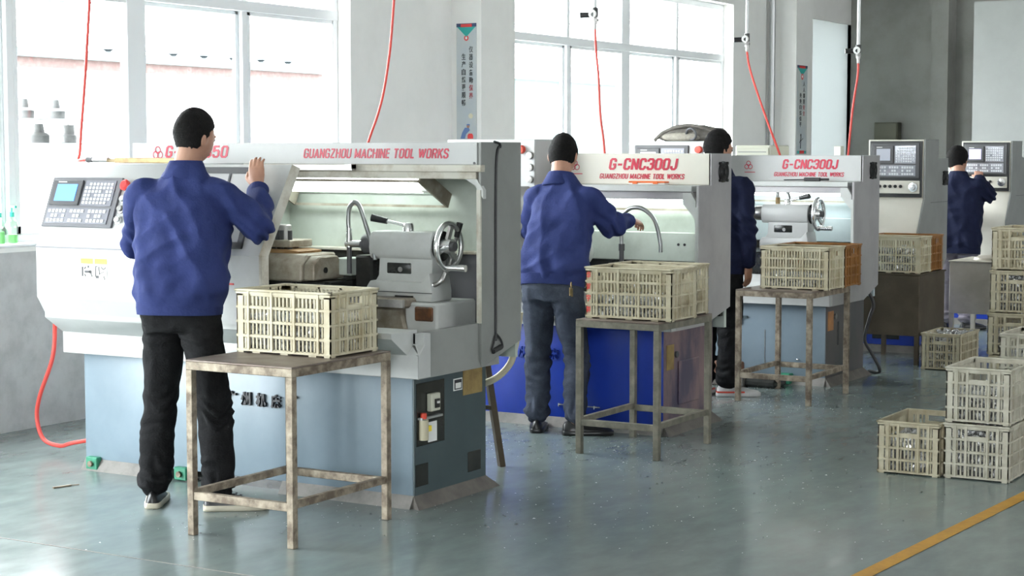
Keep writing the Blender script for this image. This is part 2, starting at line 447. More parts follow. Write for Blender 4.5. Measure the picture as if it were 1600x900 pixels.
def letters(name, body, x0, x1, z0, z1, y, m, parent, t=.185, shear=.16, gap=.085, depth=.0015):
    """condensed slanted capitals, every stroke a thin raised bar"""
    mb = MB(); cx = 0.0; quads = []
    for ch in body:
        wd, st = GLYPH[ch]
        for path in st:
            P = [Vector((p[0] + cx, p[1])) for p in path]
            for i in range(len(P) - 1):
                d = (P[i + 1] - P[i]).normalized(); n = Vector((-d.y, d.x)) * t / 2
                e0 = d * (t * .22 if i else 0); e1 = d * (t * .22 if i < len(P) - 2 else 0)
                quads.append([P[i] - e0 - n, P[i + 1] + e1 - n, P[i + 1] + e1 + n, P[i] - e0 + n])
        cx += wd + t + gap
    xs = [p.x + p.y * shear for q in quads for p in q]; zs = [p.y for q in quads for p in q]
    a0, a1, b0, b1 = min(xs), max(xs), min(zs), max(zs)
    k = 0
    for q in quads:
        k += 1
        Q = [(x0 + (p.x + p.y * shear - a0) / (a1 - a0) * (x1 - x0), z0 + (p.y - b0) / (b1 - b0) * (z1 - z0)) for p in q]
        dd = depth + (k % 5) * .00004
        mb.add([(u, y - dd, v) for u, v in Q] + [(u, y, v) for u, v in Q], [(0, 1, 2, 3), (7, 6, 5, 4), (0, 4, 5, 1), (1, 5, 6, 2), (2, 6, 7, 3), (3, 7, 4, 0)])
    return mb.build(name, m, parent)
# ==SETTING==

# ------------------------------------------------------------------ the room
fl = MB().box(WX - .25, 12.2, -7.4, 21.0, -.12, 0).build('floor', M['floor']); struct(fl, 'grey green glossy painted factory floor')
wm = MB()
ys = [-7.3] + [v for ab in WIN for v in ab] + [19.05, 20.72, 20.9, 20.9]
ADDED_GATE = WIN[1]  # unseen bay, enlarged as a daylight source
X0, X1 = WX - .25, WX
wm.m(0).box(X0, X1, -7.3, 20.9, HEAD, CEIL)                          # above the windows
for i in range(0, len(ys) - 2, 2): wm.box(X0, X1, ys[i], ys[i + 1], SILL, HEAD)
wm.box(X0, X1, ys[-3], 20.9, SILL, HEAD).box(X0, X1, ADDED_GATE[0], ADDED_GATE[1], 2.15, HEAD)
wm.m(1).box(X0, X1, -7.3, ADDED_GATE[0], 0, SILL - .03).box(X0, X1, ADDED_GATE[0], ADDED_GATE[1], 0, .06).box(X0, X1, ADDED_GATE[1], 20.9, 0, SILL - .03)                       # grey dado
wm.m(0).box(X0, X1, -7.3, ADDED_GATE[0], SILL - .03, SILL).box(X0, X1, ADDED_GATE[1], 20.9, SILL - .03, SILL)
struct(wm.build('wall_left', [M['wall'], M['dado']]), 'white window wall with grey painted lower part')
struct(MB().box(WX - .25, 12.2, 20.75, 21.0, 0, CEIL).build('wall_end', M['greywall']), 'dark grey end wall')
struct(MB().box(11.95, 12.2, -7.3, 20.75, 0, 3.6).box(11.95, 12.2, -7.3, 20.75, 4.4, CEIL).box(11.95, 12.2, -7.3, 6.5, 3.6, 4.4).box(11.95, 12.2, 19.5, 20.75, 3.6, 4.4).build('wall_right', M['greywall']))  # high gap is the added opening for side light
rear = MB()
rear.box(-7.5, 1.0, -7.4, -7.15, 0, CEIL); rear.box(4.5, 11.95, -7.4, -7.15, 0, CEIL); rear.box(1.0, 4.5, -7.4, -7.15, 0, 1.5); rear.box(1.0, 4.5, -7.4, -7.15, 3.9, CEIL)  # gap behind the camera is the added fill opening
struct(rear.build('wall_rear', M['wall']))
struct(MB().box(WX - .25, 12.2, -7.4, 21.0, CEIL, CEIL + .15).build('ceiling', M['roof']))
for k, (yc, nm) in enumerate(((11.81, 'trim_1'), (18.31, 'trim_2'))):       # columns standing out of the wall
    c = MB().m(0).box(WX - .02, WX + .27, yc, yc + .48, SILL - .03, CEIL).m(1).box(WX - .02, WX + .27, yc, yc + .48, 0, SILL - .03)
    struct(c.build(nm, [M['wall'], M['dado']]), 'square wall column between the windows')
struct(MB().box(-6.42, -6.22, 20.45, 20.78, 0, CEIL).build('trim_4', M['greywall']), 'dark column on the end wall')
struct(MB().box(-5.36, -1.2, 18.5, 18.62, 0, 3.11).build('wall_partition', M['paleboard']), 'pale grey partition panel at the far end')
def translucent():
    m = bpy.data.materials.new('white_translucent_sheet'); m.use_nodes = True; nt = m.node_tree
    nt.nodes.remove(nt.nodes['Principled BSDF'])
    d = nt.nodes.new('ShaderNodeBsdfDiffuse'); d.inputs[0].default_value = (.75, .77, .77, 1)
    t = nt.nodes.new('ShaderNodeBsdfTranslucent'); t.inputs[0].default_value = (.55, .58, .58, 1)
    x = nt.nodes.new('ShaderNodeMixShader'); x.inputs[0].default_value = .30
    nt.links.new(d.outputs[0], x.inputs[1]); nt.links.new(t.outputs[0], x.inputs[2]); nt.links.new(x.outputs[0], nt.nodes['Material Output'].inputs[0])
    return m
struct(MB().box(WX - .03, WX - .028, 19.0, 20.74, SILL - .02, HEAD + .02).build('window_5', translucent()), 'white translucent sheet over the last window bay')

def window(idx, a, b, full=True):
    """aluminium frame with four bays, transom lights above"""
    m = MB(); xg = WX - .14; t = .05
    n = 4; wd = (b - a) / n
    SILL = .06 if a == .9 else globals()['SILL']
    HEAD = 2.15 if a == .9 else globals()['HEAD']
    zt = 2.535 if a != .9 else 1.6
    m.box(xg - .03, xg + .03, a, b, SILL, SILL + .06); m.box(xg - .03, xg + .03, a, b, HEAD - .06, HEAD)
    m.box(xg - .035, xg + .035, a, b, zt - .036, zt + .036)
    for k in range(n + 1):
        y = a + k * wd
        h = .085 if k == 2 else (.05 if k in (0, n) else .028)
        m.box(xg - .03, xg + .03, max(a, y - h), min(b, y + h), SILL + .06, HEAD - .06)
    for k in range(n):                                                # sliding sashes of the lower lights
        y0, y1 = a + k * wd + .03, a + (k + 1) * wd - .03
        xs = xg + (.012 if k % 2 else -.012)
        for q in ((y0, y0 + .035), (y1 - .035, y1)): m.box(xs - .014, xs + .014, q[0], q[1], SILL + .06, zt - .036)
        m.box(xs - .014, xs + .014, y0, y1, SILL + .06, SILL + .11); m.box(xs - .014, xs + .014, y0, y1, zt - .062, zt - .036)
    f = struct(m.build('window_%d' % idx, M['alu'], bevel=.004), 'white aluminium window with sliding sashes and top lights')
    g = MB().box(xg - .003, xg + .003, a + .02, b - .02, SILL + .02, HEAD - .02).build('pane', M['glass'], f)
    s = MB().box(WX - .12, WX + .03, a - .02, b + .02, SILL, SILL + .018).build('window_sill', M['alu'], f, bevel=.004)
for k, (a, b) in enumerate(WIN): window(k + 1, a, b)
# floor marking, expansion joint
yl = MB().add([(-2.325, 5.0, .002), (-2.257, 5.0, .002), (-1.477, 18.0, .002), (-1.545, 18.0, .002)], [(0, 1, 2, 3)]).build('floor_marking', M['yellowline'])
tag(yl, 'yellow painted line on the floor in front of the crates', 'floor marking', kind='structure')
jt = MB().box(-6.6, -3.0, 5.165, 5.171, -.001, .0016).build('trim_6', M['concrete']); struct(jt, 'thin joint line across the floor')
pv = MB().cyl((WX + .06, 18.14, 0), (WX + .06, 18.14, CEIL), .035).build('wall_pipe', M['pipe'])
tag(pv, 'vertical grey conduit pipe on the wall beside the far column', 'pipe')

# ------------------------------------------------------------------ outside the windows
struct(MB().box(-70, WX - .25, -30, 90, -.2, -.05).build('ground', M['ground']), 'pale ground outside the windows')
bt = thing('boundary_building', 'pale brick building with teal coping seen through the left window', 'building', (-16, 19.5, 0))
MB().m(0).box(-.3, 0, -6, 3.2, -.05, 2.70).build('wall', M['outwhite'], bt)
MB().box(-.34, .04, -6, 3.2, 2.58, 2.70).build('brick_course', M['brick'], bt)
MB().box(-.4, .12, -6, 3.2, 2.70, 2.81).build('coping', M['coping'], bt)
for k in range(7):
    MB().rev([(.001, .12), (.05, .10), (.07, .05), (.04, .03), (.04, 0)], (-.1, -2.3 + k * .62, 2.81), (0, 0, 1), 12).build('ridge_knob', M['knob'], bt)
cy = thing('cyan_building', 'pale cyan building seen faintly through the middle window', 'building', (-20, 34, 0))
MB().box(-3, 0, -1.5, 4.9, -.05, 3.15).build('wall', M['outcyan'], cy)
MB().box(0, .06, 2.1, 2.5, -.05, 3.15).build('pilaster', M['outwhite'], cy)
MB().box(-3.1, .15, -1.6, 5.0, 3.15, 3.35).build('coping', M['outwhite'], cy)
pl = thing('overhead_cable', 'thin dark overhead cable crossing outside the middle window', 'cable', (-20, 20, 0))
MB().tube(spline([(0, -3, 3.75), (0, 14, 4.33), (0, 24, 5.14)], 8), .018, 6).build('wire', M['knob'], pl)
for y, z in ((-3, 3.75), (24, 5.14)): MB().cyl((0, y, -.05), (0, y, z + .1), .07).build('pole', M['outwhite'], pl)
# castings on a white rack just outside the left window
rk = thing('storage_rack', 'white metal rack outside the left window carrying grey castings', 'rack', (-7.97, 7.9, -.05))
for z in (1.675, 1.822): MB().box(-.09, .09, -.36, .34, z - .012, z).build('shelf', M['outwhite'], rk)
for x in (-.085, .085):
    for y in (-.35, .33): MB().box(x - .008, x + .008, y - .008, y + .008, 0, 1.84).build('post', M['outwhite'], rk)
def casting(loc, kind, label):
    o = MB().rev([(.001, 0), (.062, 0), (.064, .045), (.05, .058), (.034, .064), (.026, .112), (.024, .116), (.001, .116)] if kind == 0 else
                 [(.001, 0), (.048, 0), (.05, .045), (.044, .05), (.036, .055), (.036, .11), (.03, .112), (.001, .112)], (0, 0, 0), (0, 0, 1), 28).build('hub_casting', M['casting'])
    tag(o, label, 'casting', 'grey hub castings outside the left window', loc=loc)
casting((-7.96, 7.772, 1.772), 0, 'grey hub casting outside the left window, left one of the upper row')
casting((-7.96, 8.03, 1.772), 0, 'grey hub casting outside the left window, right one of the upper row')
casting((-7.96, 7.895, 1.625), 0, 'flanged grey hub casting in the middle of the lower row outside the window')
casting((-7.96, 8.145, 1.625), 1, 'straight-sided grey hub casting at the right of the lower row outside the window')
casting((-7.96, 7.665, 1.625), 1, 'grey casting half hidden by the window post, lower row outside')
# soap bottles on the sill
def bottle(loc, label, pump, col):
    t = thing('soap_bottle', label, 'bottle', loc, group='bottles on the left window sill')
    MB().rev([(.001, 0), (.034, 0), (.036, .01), (.036, .10), (.03, .125), (.012, .14), (.012, .15), (.001, .15)], (0, 0, 0), (0, 0, 1)).build('bottle_body', M['clear'], t)
    MB().rev([(.001, .004), (.031, .004), (.031, .05 if pump else .07), (.001, .05 if pump else .07)], (0, 0, 0), (0, 0, 1)).build('liquid', M[col], t)
    c = MB().rev([(.001, .15), (.016, .15), (.016, .175), (.006, .178), (.006, .205), (.001, .205)], (0, 0, 0), (0, 0, 1))
    if pump: c.box(-.004, .035, -.007, .007, .2, .212)
    c.build('pump_cap' if pump else 'cap', M['tealpump'], t)
bottle((WX - .03, 7.245, SILL + .018), 'clear pump bottle with teal pump head on the left window sill', True, 'soap')
bottle((WX - .02, 7.14, SILL + .018), 'green soap bottle at the left edge of the window sill', False, 'soap')

# wall posters
def poster(loc, wd, ht, plane, cols, label, seal):
    """text banner on a column: plane '-y' or '+x'"""
    t = thing('slogan_poster', label, 'poster', loc, group='slogan posters on the columns')
    s = wd
    def put(mb, name, mts, par=t):
        if plane == '+x': mb.xf(lambda p: (-p.y, p.x, p.z))
        return mb.build(name, mts, par)
    put(MB().box(0, wd, -.002, 0, -ht, 0), 'sheet', M['poster'])
    put(MB().m(0).box(0, wd, -.0035, -.002, -.03 * ht, 0).m(1).box(.22 * s, .78 * s, -.0045, -.0035, -.032 * ht, -.006 * ht)
        .m(2).prism([(.04 * s, -.03 * ht), (.96 * s, -.03 * ht), (.5 * s, -.115 * ht)], 'y', -.0035, -.002), 'header', [M['navyprint'], M['red'], M['teal']])
    put(MB().m(0).torus((.5 * s, -.003, -.125 * ht), (0, 1, 0), .085 * s, .032 * s, 24, 6, .1).m(1).cyl((.5 * s, -.003, -.125 * ht), (.5 * s, -.0022, -.125 * ht), .06 * s, n=20), 'round_badge', [M['red'], M['paper']])
    for (cx, z0, step, chars) in cols:
        for k, (ch, ink) in enumerate(chars):
            zz = -z0 * ht - k * step * ht
            c = text('character', ch, (cx - .1) * s, (cx + .1) * s, zz - step * ht * .82, zz, -.002, M[ink], t, bold=.012)
            if plane == '+x':
                for v in c.data.vertices: v.co = (-v.co.y, v.co.x, v.co.z)
    return t, put
b = 'ink'; r_ = 'inkred'
t, put = poster((-7.452, 11.808, 2.555), .18, .90, '-y',
       [(.73, .195, .0655, [('仪', b), ('器', b), ('设', b), ('备', b), ('勤', b), ('保', r_), ('养', r_)]), (.36, .255, .0655, [('生', b), ('产', b), ('自', b), ('然', b), ('更', b), ('顺', b), ('畅', b)])],
       'pale blue vertical slogan poster on the near column, worker drawing at its foot', True)
d = MB().m(0).prism([(.035, -.885), (.075, -.885), (.085, -.85), (.12, -.82), (.11, -.80), (.075, -.80), (.05, -.84)], 'y', -.004, -.002)   # kneeling worker drawing
d.m(1).cyl((.105, -.0045, -.79), (.105, -.002, -.79), .013).m(0).prism([(.09, -.783), (.122, -.783), (.116, -.772), (.095, -.772)], 'y', -.005, -.002)
d.m(2).prism([(.10, -.885), (.15, -.885), (.15, -.86), (.14, -.845), (.11, -.845), (.10, -.86)], 'y', -.0045, -.002).m(3).cyl((.128, -.003, -.71), (.128, -.002, -.71), .02)
put(d, 'worker_drawing', [mat('drawing_blue', (.12, .2, .42)), M['skin'], M['red'], mat('drawing_cream', (.7, .66, .5))])
t, put = poster((-7.228, 18.335, 2.50), .115 * 2.6, .96, '+x',
       [(.68, .18, .066, [('人', b), ('人', b), ('都', b), ('重', b), ('安', r_), ('全', r_)]), (.36, .31, .066, [('处', b), ('处', b), ('自', b), ('然', b), ('保', b), ('平', b)])],
       'narrow vertical slogan poster on the far column with black characters', True)
put(MB().m(0).box(.02, .28, -.0035, -.002, -.955, -.925).m(1).box(.09, .22, -.0045, -.0035, -.955, -.922), 'footer', [M['teal'], M['red']])
put(MB().bar((.11, -.003, -.90), (.12, -.003, -.77), .012, .002).bar((.12, -.003, -.82), (.18, -.003, -.79), .008, .002).bar((.08, -.003, -.84), (.12, -.003, -.80), .008, .002).cyl((.125, -.0035, -.755), (.125, -.002, -.755), .016), 'line_drawing', M['ink'])

# wall boxes
eb = thing('electrical_box', 'dark olive electrical box on the grey end wall', 'electrical box', (-7.145, 20.75, 1.45))
MB().box(0, .29, -.14, 0, 0, .46).build('box_body', M['olive'], eb, bevel=.006)
MB().box(.012, .278, -.152, -.14, .012, .45).build('box_door', M['olive'], eb, bevel=.004)
pc = thing('steel_cabinet', 'pale beige steel cabinet standing behind the third lathe', 'cabinet', (-5.76, 13.3, 0))
MB().box(0, .30, 0, .4, 0, 1.62).build('cabinet_body', M['palebox'], pc, bevel=.008)
MB().box(.012, .288, -.014, 0, .03, 1.60).build('cabinet_door', M['palebox'], pc, bevel=.004)
MB().box(.03, .27, -.018, -.014, 1.565, 1.57).build('vent_slot', M['mgrey'], pc)
# ==LATHES==

# ------------------------------------------------------------------ lathes
def logo(parent, x, z, y, s):
    m = MB()
    for dx, dz in ((0, .38), (-.4, -.3), (.4, -.3)):
        m.torus((x + dx * s, y - .001, z + dz * s), (0, 1, 0), .46 * s, .07 * s, 28, 6, .3)
    return m.build('logo', M['letter'], parent)

def panel_map(origin, up, x0=0):
    u = Vector(up).normalized(); n = Vector((0, -u.z, u.y)); o = Vector(origin)
    return lambda p: o + Vector((p.x, 0, 0)) + u * p.z + n * (-p.y)      # design space: x right, z up the panel, -y out of it

def cnc_panel(parent, mp, x0, x1, z0, z1, scr, tone, keymat, lower=True):
    """display, key field and function-key row in a dark bezel; mp maps design space to the machine"""
    W_, H_ = x1 - x0, z1 - z0
    X = lambda f: x0 + f * W_
    Z = lambda f: z0 + f * H_
    p = MB().box(x0, x1, -.012, .006, z0, z1).xf(mp).build('control_panel', tone, parent, bevel=.003)
    f = MB()
    f.box(X(.05), X(.47), -.022, -.012, Z(.42), Z(.93))
    f.xf(mp).build('display_frame', M['dgrey'], p, bevel=.003)
    MB().box(X(.12), X(.41), -.025, -.0215, Z(.50), Z(.84)).xf(mp).build('screen', scr, p)
    MB().box(X(.12), X(.24), -.0235, -.0215, Z(.875), Z(.895)).xf(mp).build('name_strip', M['paper'], p)
    k = MB().m(0).box(X(.50), X(.93), -.016, -.012, Z(.42), Z(.93)).m(1)
    for r in range(6):
        for c in range(8):
            if (r * 8 + c) % 11 == 7: continue
            a, b_ = X(.52 + c * .05), Z(.455 + r * .075)
            k.box(a, a + .036 * W_, -.0195, -.016, b_, b_ + .05 * H_)
    k.xf(mp).build('key_field', [keymat, M['key']], p)
    k = MB().m(0).box(X(.05), X(.93), -.016, -.012, Z(.06), Z(.37)).m(1)
    for r in range(3):
        for c in range(16):
            if c in (5, 10) or (r == 1 and c % 3 == 0): continue
            a, b_ = X(.07 + c * .052), Z(.085 + r * .095)
            k.box(a, a + .04 * W_, -.0195, -.016, b_, b_ + .062 * H_)
    k.xf(mp).build('function_keys', [keymat, M['key']], p)
    return p

def hose(parent, name, pts, r, m, n=10):
    return MB().tube(spline(pts, 8), r, n).build(name, m, parent, ang=60)

def tailstock(L, x0, yc, white, wheel_r=.105):
    """tailstock with quill, clamp lever and handwheel; x0 = left end of the barrel housing"""
    A = M['lgrey'] if not white else M['white']
    A2 = M['oily'] if not white else M['white']
    t = MB()
    # barrel housing: rounded profile along x
    pr = [(yc - .075, 1.09), (yc - .082, 1.13), (yc - .075, 1.18), (yc - .055, 1.205), (yc + .055, 1.205), (yc + .075, 1.18), (yc + .08, 1.10), (yc + .06, 1.075), (yc - .06, 1.075)]
    t.prism(pr, 'x', x0, x0 + .345)
    t.prism([(x0 + .05, 1.085), (x0 + .345, 1.085), (x0 + .345, .98), (x0 + .27, .965), (x0 + .02, .965), (x0 + .045, 1.0)], 'y', yc - .066, yc + .06)
    t.prism([(x0 + .015, .975), (x0 + .30, .975), (x0 + .345, 1.02), (x0 + .36, .93), (x0 + .36, .885), (x0 - .005, .885), (x0 - .005, .945)], 'y', yc - .095, yc + .08)
    o = t.build('tailstock_body', A, L, bevel=.008, seg=2)
    if not white:
        MB().box(x0 + .0, x0 + .36, yc - .099, yc - .09, .925, .928).build('joint_line', M['black'], o)
        MB().box(x0 + .16, x0 + .26, yc - .10, yc - .09, .905, .912).build('slot', M['black'], o)
    MB().box(x0 + .09, x0 + .235, yc - .0675, yc - .05, 1.005, 1.065).build('window_recess', M['innerdark'], o, bevel=.012, seg=2)
    MB().cyl((x0 + .17, yc - .071, 1.03), (x0 + .17, yc - .05, 1.03), .012).build('clamp_screw', M['steel'], o)
    MB().rev([(.001, -.005), (.045, 0), (.05, .012), (.05, .06), (.045, .075), (.02, .078), (.001, .115)], (x0, yc, 1.14), (-1, 0, 0)).build('quill', M['dgrey'] if not white else M['steel'], L)
    lv = MB().rev([(.001, 0), (.028, 0), (.026, .03), (.02, .04), (.001, .042)], (x0 + .17, yc, 1.203), (0, 0, 1)).build('lever_hub', M['chrome'], L)
    s = -1 if not white else 1
    MB().cyl((x0 + .17, yc, 1.228), (x0 + .17 + s * .11, yc - .03, 1.252), .008).build('clamp_lever', M['chrome'], lv)
    MB().cyl((x0 + .17 + s * .10, yc - .028, 1.25), (x0 + .17 + s * .175, yc - .045, 1.266), .014, .018).build('lever_grip', M['black'], lv)
    # handwheel at the right end, axis along x
    xw = x0 + .40; c = (xw, yc - .01, 1.14)
    MB().cyl((x0 + .345, yc, 1.14), (x0 + .362, yc, 1.14), .07).build('end_collar', M['innerdark'], L)
    wh = MB().torus(c, (1, 0, 0), wheel_r, .0125, 40, 12, 1.1)
    for k in range(3):
        a = R(75 + 120 * k)
        wh.bar((xw - .012, c[1] + math.cos(a) * .025, 1.14 + math.sin(a) * .025), (xw, c[1] + math.cos(a) * wheel_r, 1.14 + math.sin(a) * wheel_r), .026, .014, (1, 0, 0))
    wh.cyl((xw - .035, c[1], 1.14), (xw + .02, c[1], 1.14), .034)
    w_ = wh.build('handwheel', M['chrome'], L, ang=45)
    MB().cyl((xw + .02, c[1], 1.14), (xw + .035, c[1], 1.14), .022).build('wheel_hub', M['dgrey'], w_)
    hz = 1.14 - wheel_r * .92
    MB().cyl((xw, c[1] - .03, hz), (xw + .11, c[1] - .03, hz), .013, .016).build('wheel_handle', M['chrome'], w_)
    if not white:
        l2 = MB().cyl((x0 + .34, yc + .07, 1.00), (x0 + .395, yc + .07, 1.19), .008).build('rear_lever', M['steel'], L)
        MB().cyl((x0 + .392, yc + .07, 1.18), (x0 + .41, yc + .07, 1.245), .013, .016).build('lever_grip', M['black'], l2)
        l3 = MB().tube(spline([(x0 + .30, yc - .02, .962), (x0 + .35, yc - .06, .962), (x0 + .385, yc - .05, .985), (x0 + .39, yc - .03, 1.02)], 6), .011).build('base_lever', M['steel'], L)
        MB().sph((x0 + .335, yc - .07, .962), .022).build('lever_knob', M['chrome'], l3)

def lamp(L, x0, x1, ya, za, yb, zb, tubes=True):
    """slanted work lamp: box frame with reflector and tube, from (ya,za) at the top front to (yb,zb) at the low rear"""
    h = MB()
    n = Vector((0, zb - za, -(yb - ya))).normalized() * .07                      # behind the reflector
    if n.y < 0: n = -n
    def q(x, t, d): return (x, ya + (yb - ya) * t + n.y * d, za + (zb - za) * t + n.z * d)
    rf = MB().loft([[q(x0, 0, 1), q(x1, 0, 1)], [q(x0, .5, 1.0), q(x1, .5, 1.0)], [q(x0, 1, 1), q(x1, 1, 1)]], cap=False, closed=False)
    o = rf.build('lamp_reflector', M['reflector'], L)
    fr = MB()
    for t in (0, 1):
        fr.bar(q(x0, t, .1), q(x1, t, .1), .012, .012)
    for x in (x0, x1):
        fr.add([q(x, 0, 0), q(x, 1, 0), q(x, 1, 1.05), q(x, 0, 1.05), q(x + .01, 0, 0), q(x + .01, 1, 0), q(x + .01, 1, 1.05), q(x + .01, 0, 1.05)],
               [(0, 1, 2, 3), (7, 6, 5, 4), (0, 4, 5, 1), (1, 5, 6, 2), (2, 6, 7, 3), (3, 7, 4, 0)])
    fr.build('lamp_frame', M['oily'], o)
    for tt in (.16, .48): MB().cyl(q(x0 + .03, tt, .5), q(x1 - .06, tt, .5), .024, n=16).build('tube', M['tube'], o, ang=60)  # second tube is added to spread the bright glow
    MB().cyl(q(x1 - .06, .48, .5), q(x1 - .02, .48, .5), .022).build('tube_socket', M['paper'], o)
    gl = MB().loft([[q(x0, 0, 0), q(x1, 0, 0)], [q(x0, 1, 0), q(x1, 1, 0)]], cap=False, closed=False).build('lamp_glass', M['glass'], o)

def fan(parent, x, y, z, r):
    o = MB().cyl((x, y, z), (x + .012, y, z), r, r * .96, 28).build('fan_guard', M['black'], parent)
    m = MB()
    for q in (.35, .6, .85): m.torus((x + .014, y, z), (1, 0, 0), r * q, .003, 28, 6)
    m.cyl((x + .012, y, z), (x + .02, y, z), r * .25)
    for a in (45, 135, 225, 315): m.cyl((x, y + math.cos(R(a)) * r * 1.12, z + math.sin(R(a)) * r * 1.12), (x + .014, y + math.cos(R(a)) * r * 1.12, z + math.sin(R(a)) * r * 1.12), r * .14, n=8)
    m.build('fan_wires', M['black'], o)

def skirt(L, zl, mat_front, mat_side, xr=.08, yb=.6, xl=-2.02):
    """drip tray lip around the base top"""
    m = MB()
    m.m(0).prism([(-.08, zl), (-.08, zl + .105), (-.03, zl + .145), (-.03, zl + .195), (.02, zl + .195), (.02, zl)], 'x', xl, xr - .001)
    m.box(xl, xr - .06, 0, yb, zl, zl + .02)
    o = m.build('drip_tray', [mat_front], L, bevel=.003)
    s = MB().add([(xr, -.08, zl), (xr, -.08, zl + .105), (xr - .05, -.03, zl + .145), (xr - .05, -.03, zl + .195), (xr, yb, zl + .205), (xr, yb, zl),
                  (xr - .06, -.075, zl), (xr - .06, -.075, zl + .105), (xr - .07, -.03, zl + .145), (xr - .07, -.03, zl + .195), (xr - .03, yb, zl + .205), (xr - .03, yb, zl)],
                 [(0, 1, 2), (0, 2, 3, 4, 5), (8, 7, 6), (11, 10, 9, 8, 6), (0, 6, 7, 1), (1, 7, 8, 2), (2, 8, 9, 3), (3, 9, 10, 4), (4, 10, 11, 5), (5, 11, 6, 0)])
    s.build('tray_side', mat_side, L)
    return o

def base(L, m_front, m_side, depth, ztop, xl, gap=None, side_parts=None, plinth=None):
    p = plinth or M['concrete']
    b_ = MB()
    b_.box(xl, -.004, 0, depth, .05, ztop)
    o = b_.build('base_cabinet', m_front, L, bevel=.008, seg=2)
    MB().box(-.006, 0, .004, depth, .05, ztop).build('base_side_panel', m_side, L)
    f = MB()
    f.prism([(-.035, 0), (.0, .055), (depth, .055), (depth + .05, 0)], 'x', xl, xl + .54 if gap else -.0)
    f.build('plinth', p, L)
    if gap: MB().prism([(-.035, 0), (.0, .055), (depth, .055), (depth + .05, 0)], 'x', -.73, -.001).build('plinth', p, L)
    MB().add([(-.002, 0, .055), (-.002, depth, .055), (.05, depth + .05, 0), (.05, -.035, 0), (-.03, 0, 0), (-.03, depth, 0), (-.03, 0, .055), (-.03, depth, .055)],
             [(0, 1, 2, 3), (0, 3, 4, 6), (1, 7, 5, 2), (0, 6, 7, 1), (3, 2, 5, 4), (4, 5, 7, 6)]).build('plinth_end', M['darkplinth'], L)  # end face in a darker concrete than the front
    if gap: MB().box(xl + .54, -.73, .05, depth, .0, .052).build('plinth_recess', M['innerdark'], L)  # black block stands in for the shade of the open gap
    return o

# ---- the big lathe in the foreground
L = thing('cnc_lathe', 'nearest white CNC lathe with blue grey base, worker at its sliding door', 'lathe', (-4.35, 6.53, 0), group='lathes in a row')
BO = base(L, M['slate'], M['slateshaded'], .61, .60, -1.96, gap=True)
skirt(L, .587, M['white'], M['grey'])
# hull with console, front profile extruded along x
hp = [(-.08, .69), (-.20, .77), (-.20, .795), (-.25, .875), (-.25, 1.12), (-.09, 1.517), (.43, 1.517), (.43, .70), (.0, .70)]
MB().prism(hp, 'x', -2.02, -1.28).build('headstock_cover', M['white'], L, bevel=.004)
MB().box(-2.018, -1.282, -.2535, -.2485, 1.113, 1.121).build('cover_seam', M['mgrey'], L)
MB().m(0).prism([(-.08, .69), (-.20, .77), (-.20, .795), (-.0, .795), (-.0, .69)], 'x', -1.28, .02).build('front_ledge', M['lgrey'], L)
# sliding door follows the same slope
UP = (0, .16, .397)
mp = panel_map((0, -.25, 1.12), UP)
dr = MB()
dr.box(-1.27, -.74, .002, .022, -.01, .428).xf(mp)
dr.add([mp(V(-.74, .002, -.01)), mp(V(-.655, .002, -.01)), mp(V(-.59, .002, .428)), mp(V(-.74, .002, .428)),
        mp(V(-.74, .022, -.01)), mp(V(-.655, .022, -.01)), mp(V(-.59, .022, .428)), mp(V(-.74, .022, .428))],
       [(0, 1, 2, 3), (7, 6, 5, 4), (0, 4, 5, 1), (1, 5, 6, 2), (2, 6, 7, 3), (3, 7, 4, 0)])
dr.box(-1.27, -.655, -.248, -.228, .80, 1.115)
D_ = dr.build('sliding_door', M['lgrey'], L)
MB().add([mp(V(-.653, 0, -.01)), mp(V(-.588, 0, .428)), mp(V(-.578, .05, .428)), mp(V(-.643, .05, -.01))], [(0, 1, 2, 3)]).box(-.655, -.64, -.25, -.20, .80, 1.112).build('door_edge', M['dirty'], D_)
fw = MB()
WXA, WXB, WT0, WT1 = -1.12, -.755, .02, .41
fw.box(WXA, WXB, -.012, .002, WT0, WT0 + .03).box(WXA, WXB, -.012, .002, WT1 - .03, WT1).box(WXA, WXA + .03, -.012, .002, WT0, WT1).box(WXB - .03, WXB, -.012, .002, WT0, WT1)
fw.box(-.93, -.915, -.008, .002, WT0, WT1)
fo = fw.xf(mp).build('window_frame', M['dgrey'], D_, bevel=.003)
MB().box(WXA + .03, WXB - .03, -.003, .001, WT0 + .03, WT1 - .03).xf(mp).build('door_pane', mat('pale_door_pane', (.50, .50, .50), rough=.12), D_)
MB().box(-.86, -.80, -.2505, -.2475, .977, .985).build('red_mark', M['red'], D_)
# control panel, buttons
cnc_panel(L, mp, -2.01, -1.56, .10, .352, M['screen'], M['mgrey'], M['keypanel'])
e = MB().cyl(mp(V(-1.525, 0, .31)), mp(V(-1.525, -.02, .31)), .014).xf(lambda p: p).build('emergency_stop', M['red'], L)
MB().rev([(.001, -.004), (.026, 0), (.027, .014), (.018, .022), (.001, .022)], mp(V(-1.525, -.016, .31)), mp(V(0, -1, 0)) - mp(V(0, 0, 0)), 24).build('stop_cap', M['red'], e)
for t, mm in ((.245, M['white']), (.195, M['steel']), (.14, M['chrome'])):
    MB().rev([(.001, 0), (.02, 0), (.02, .008), (.014, .01), (.014, .022), (.001, .022)], mp(V(-1.53, 0, t)), mp(V(0, -1, 0)) - mp(V(0, 0, 0)), 20).build('push_button', mm, L)
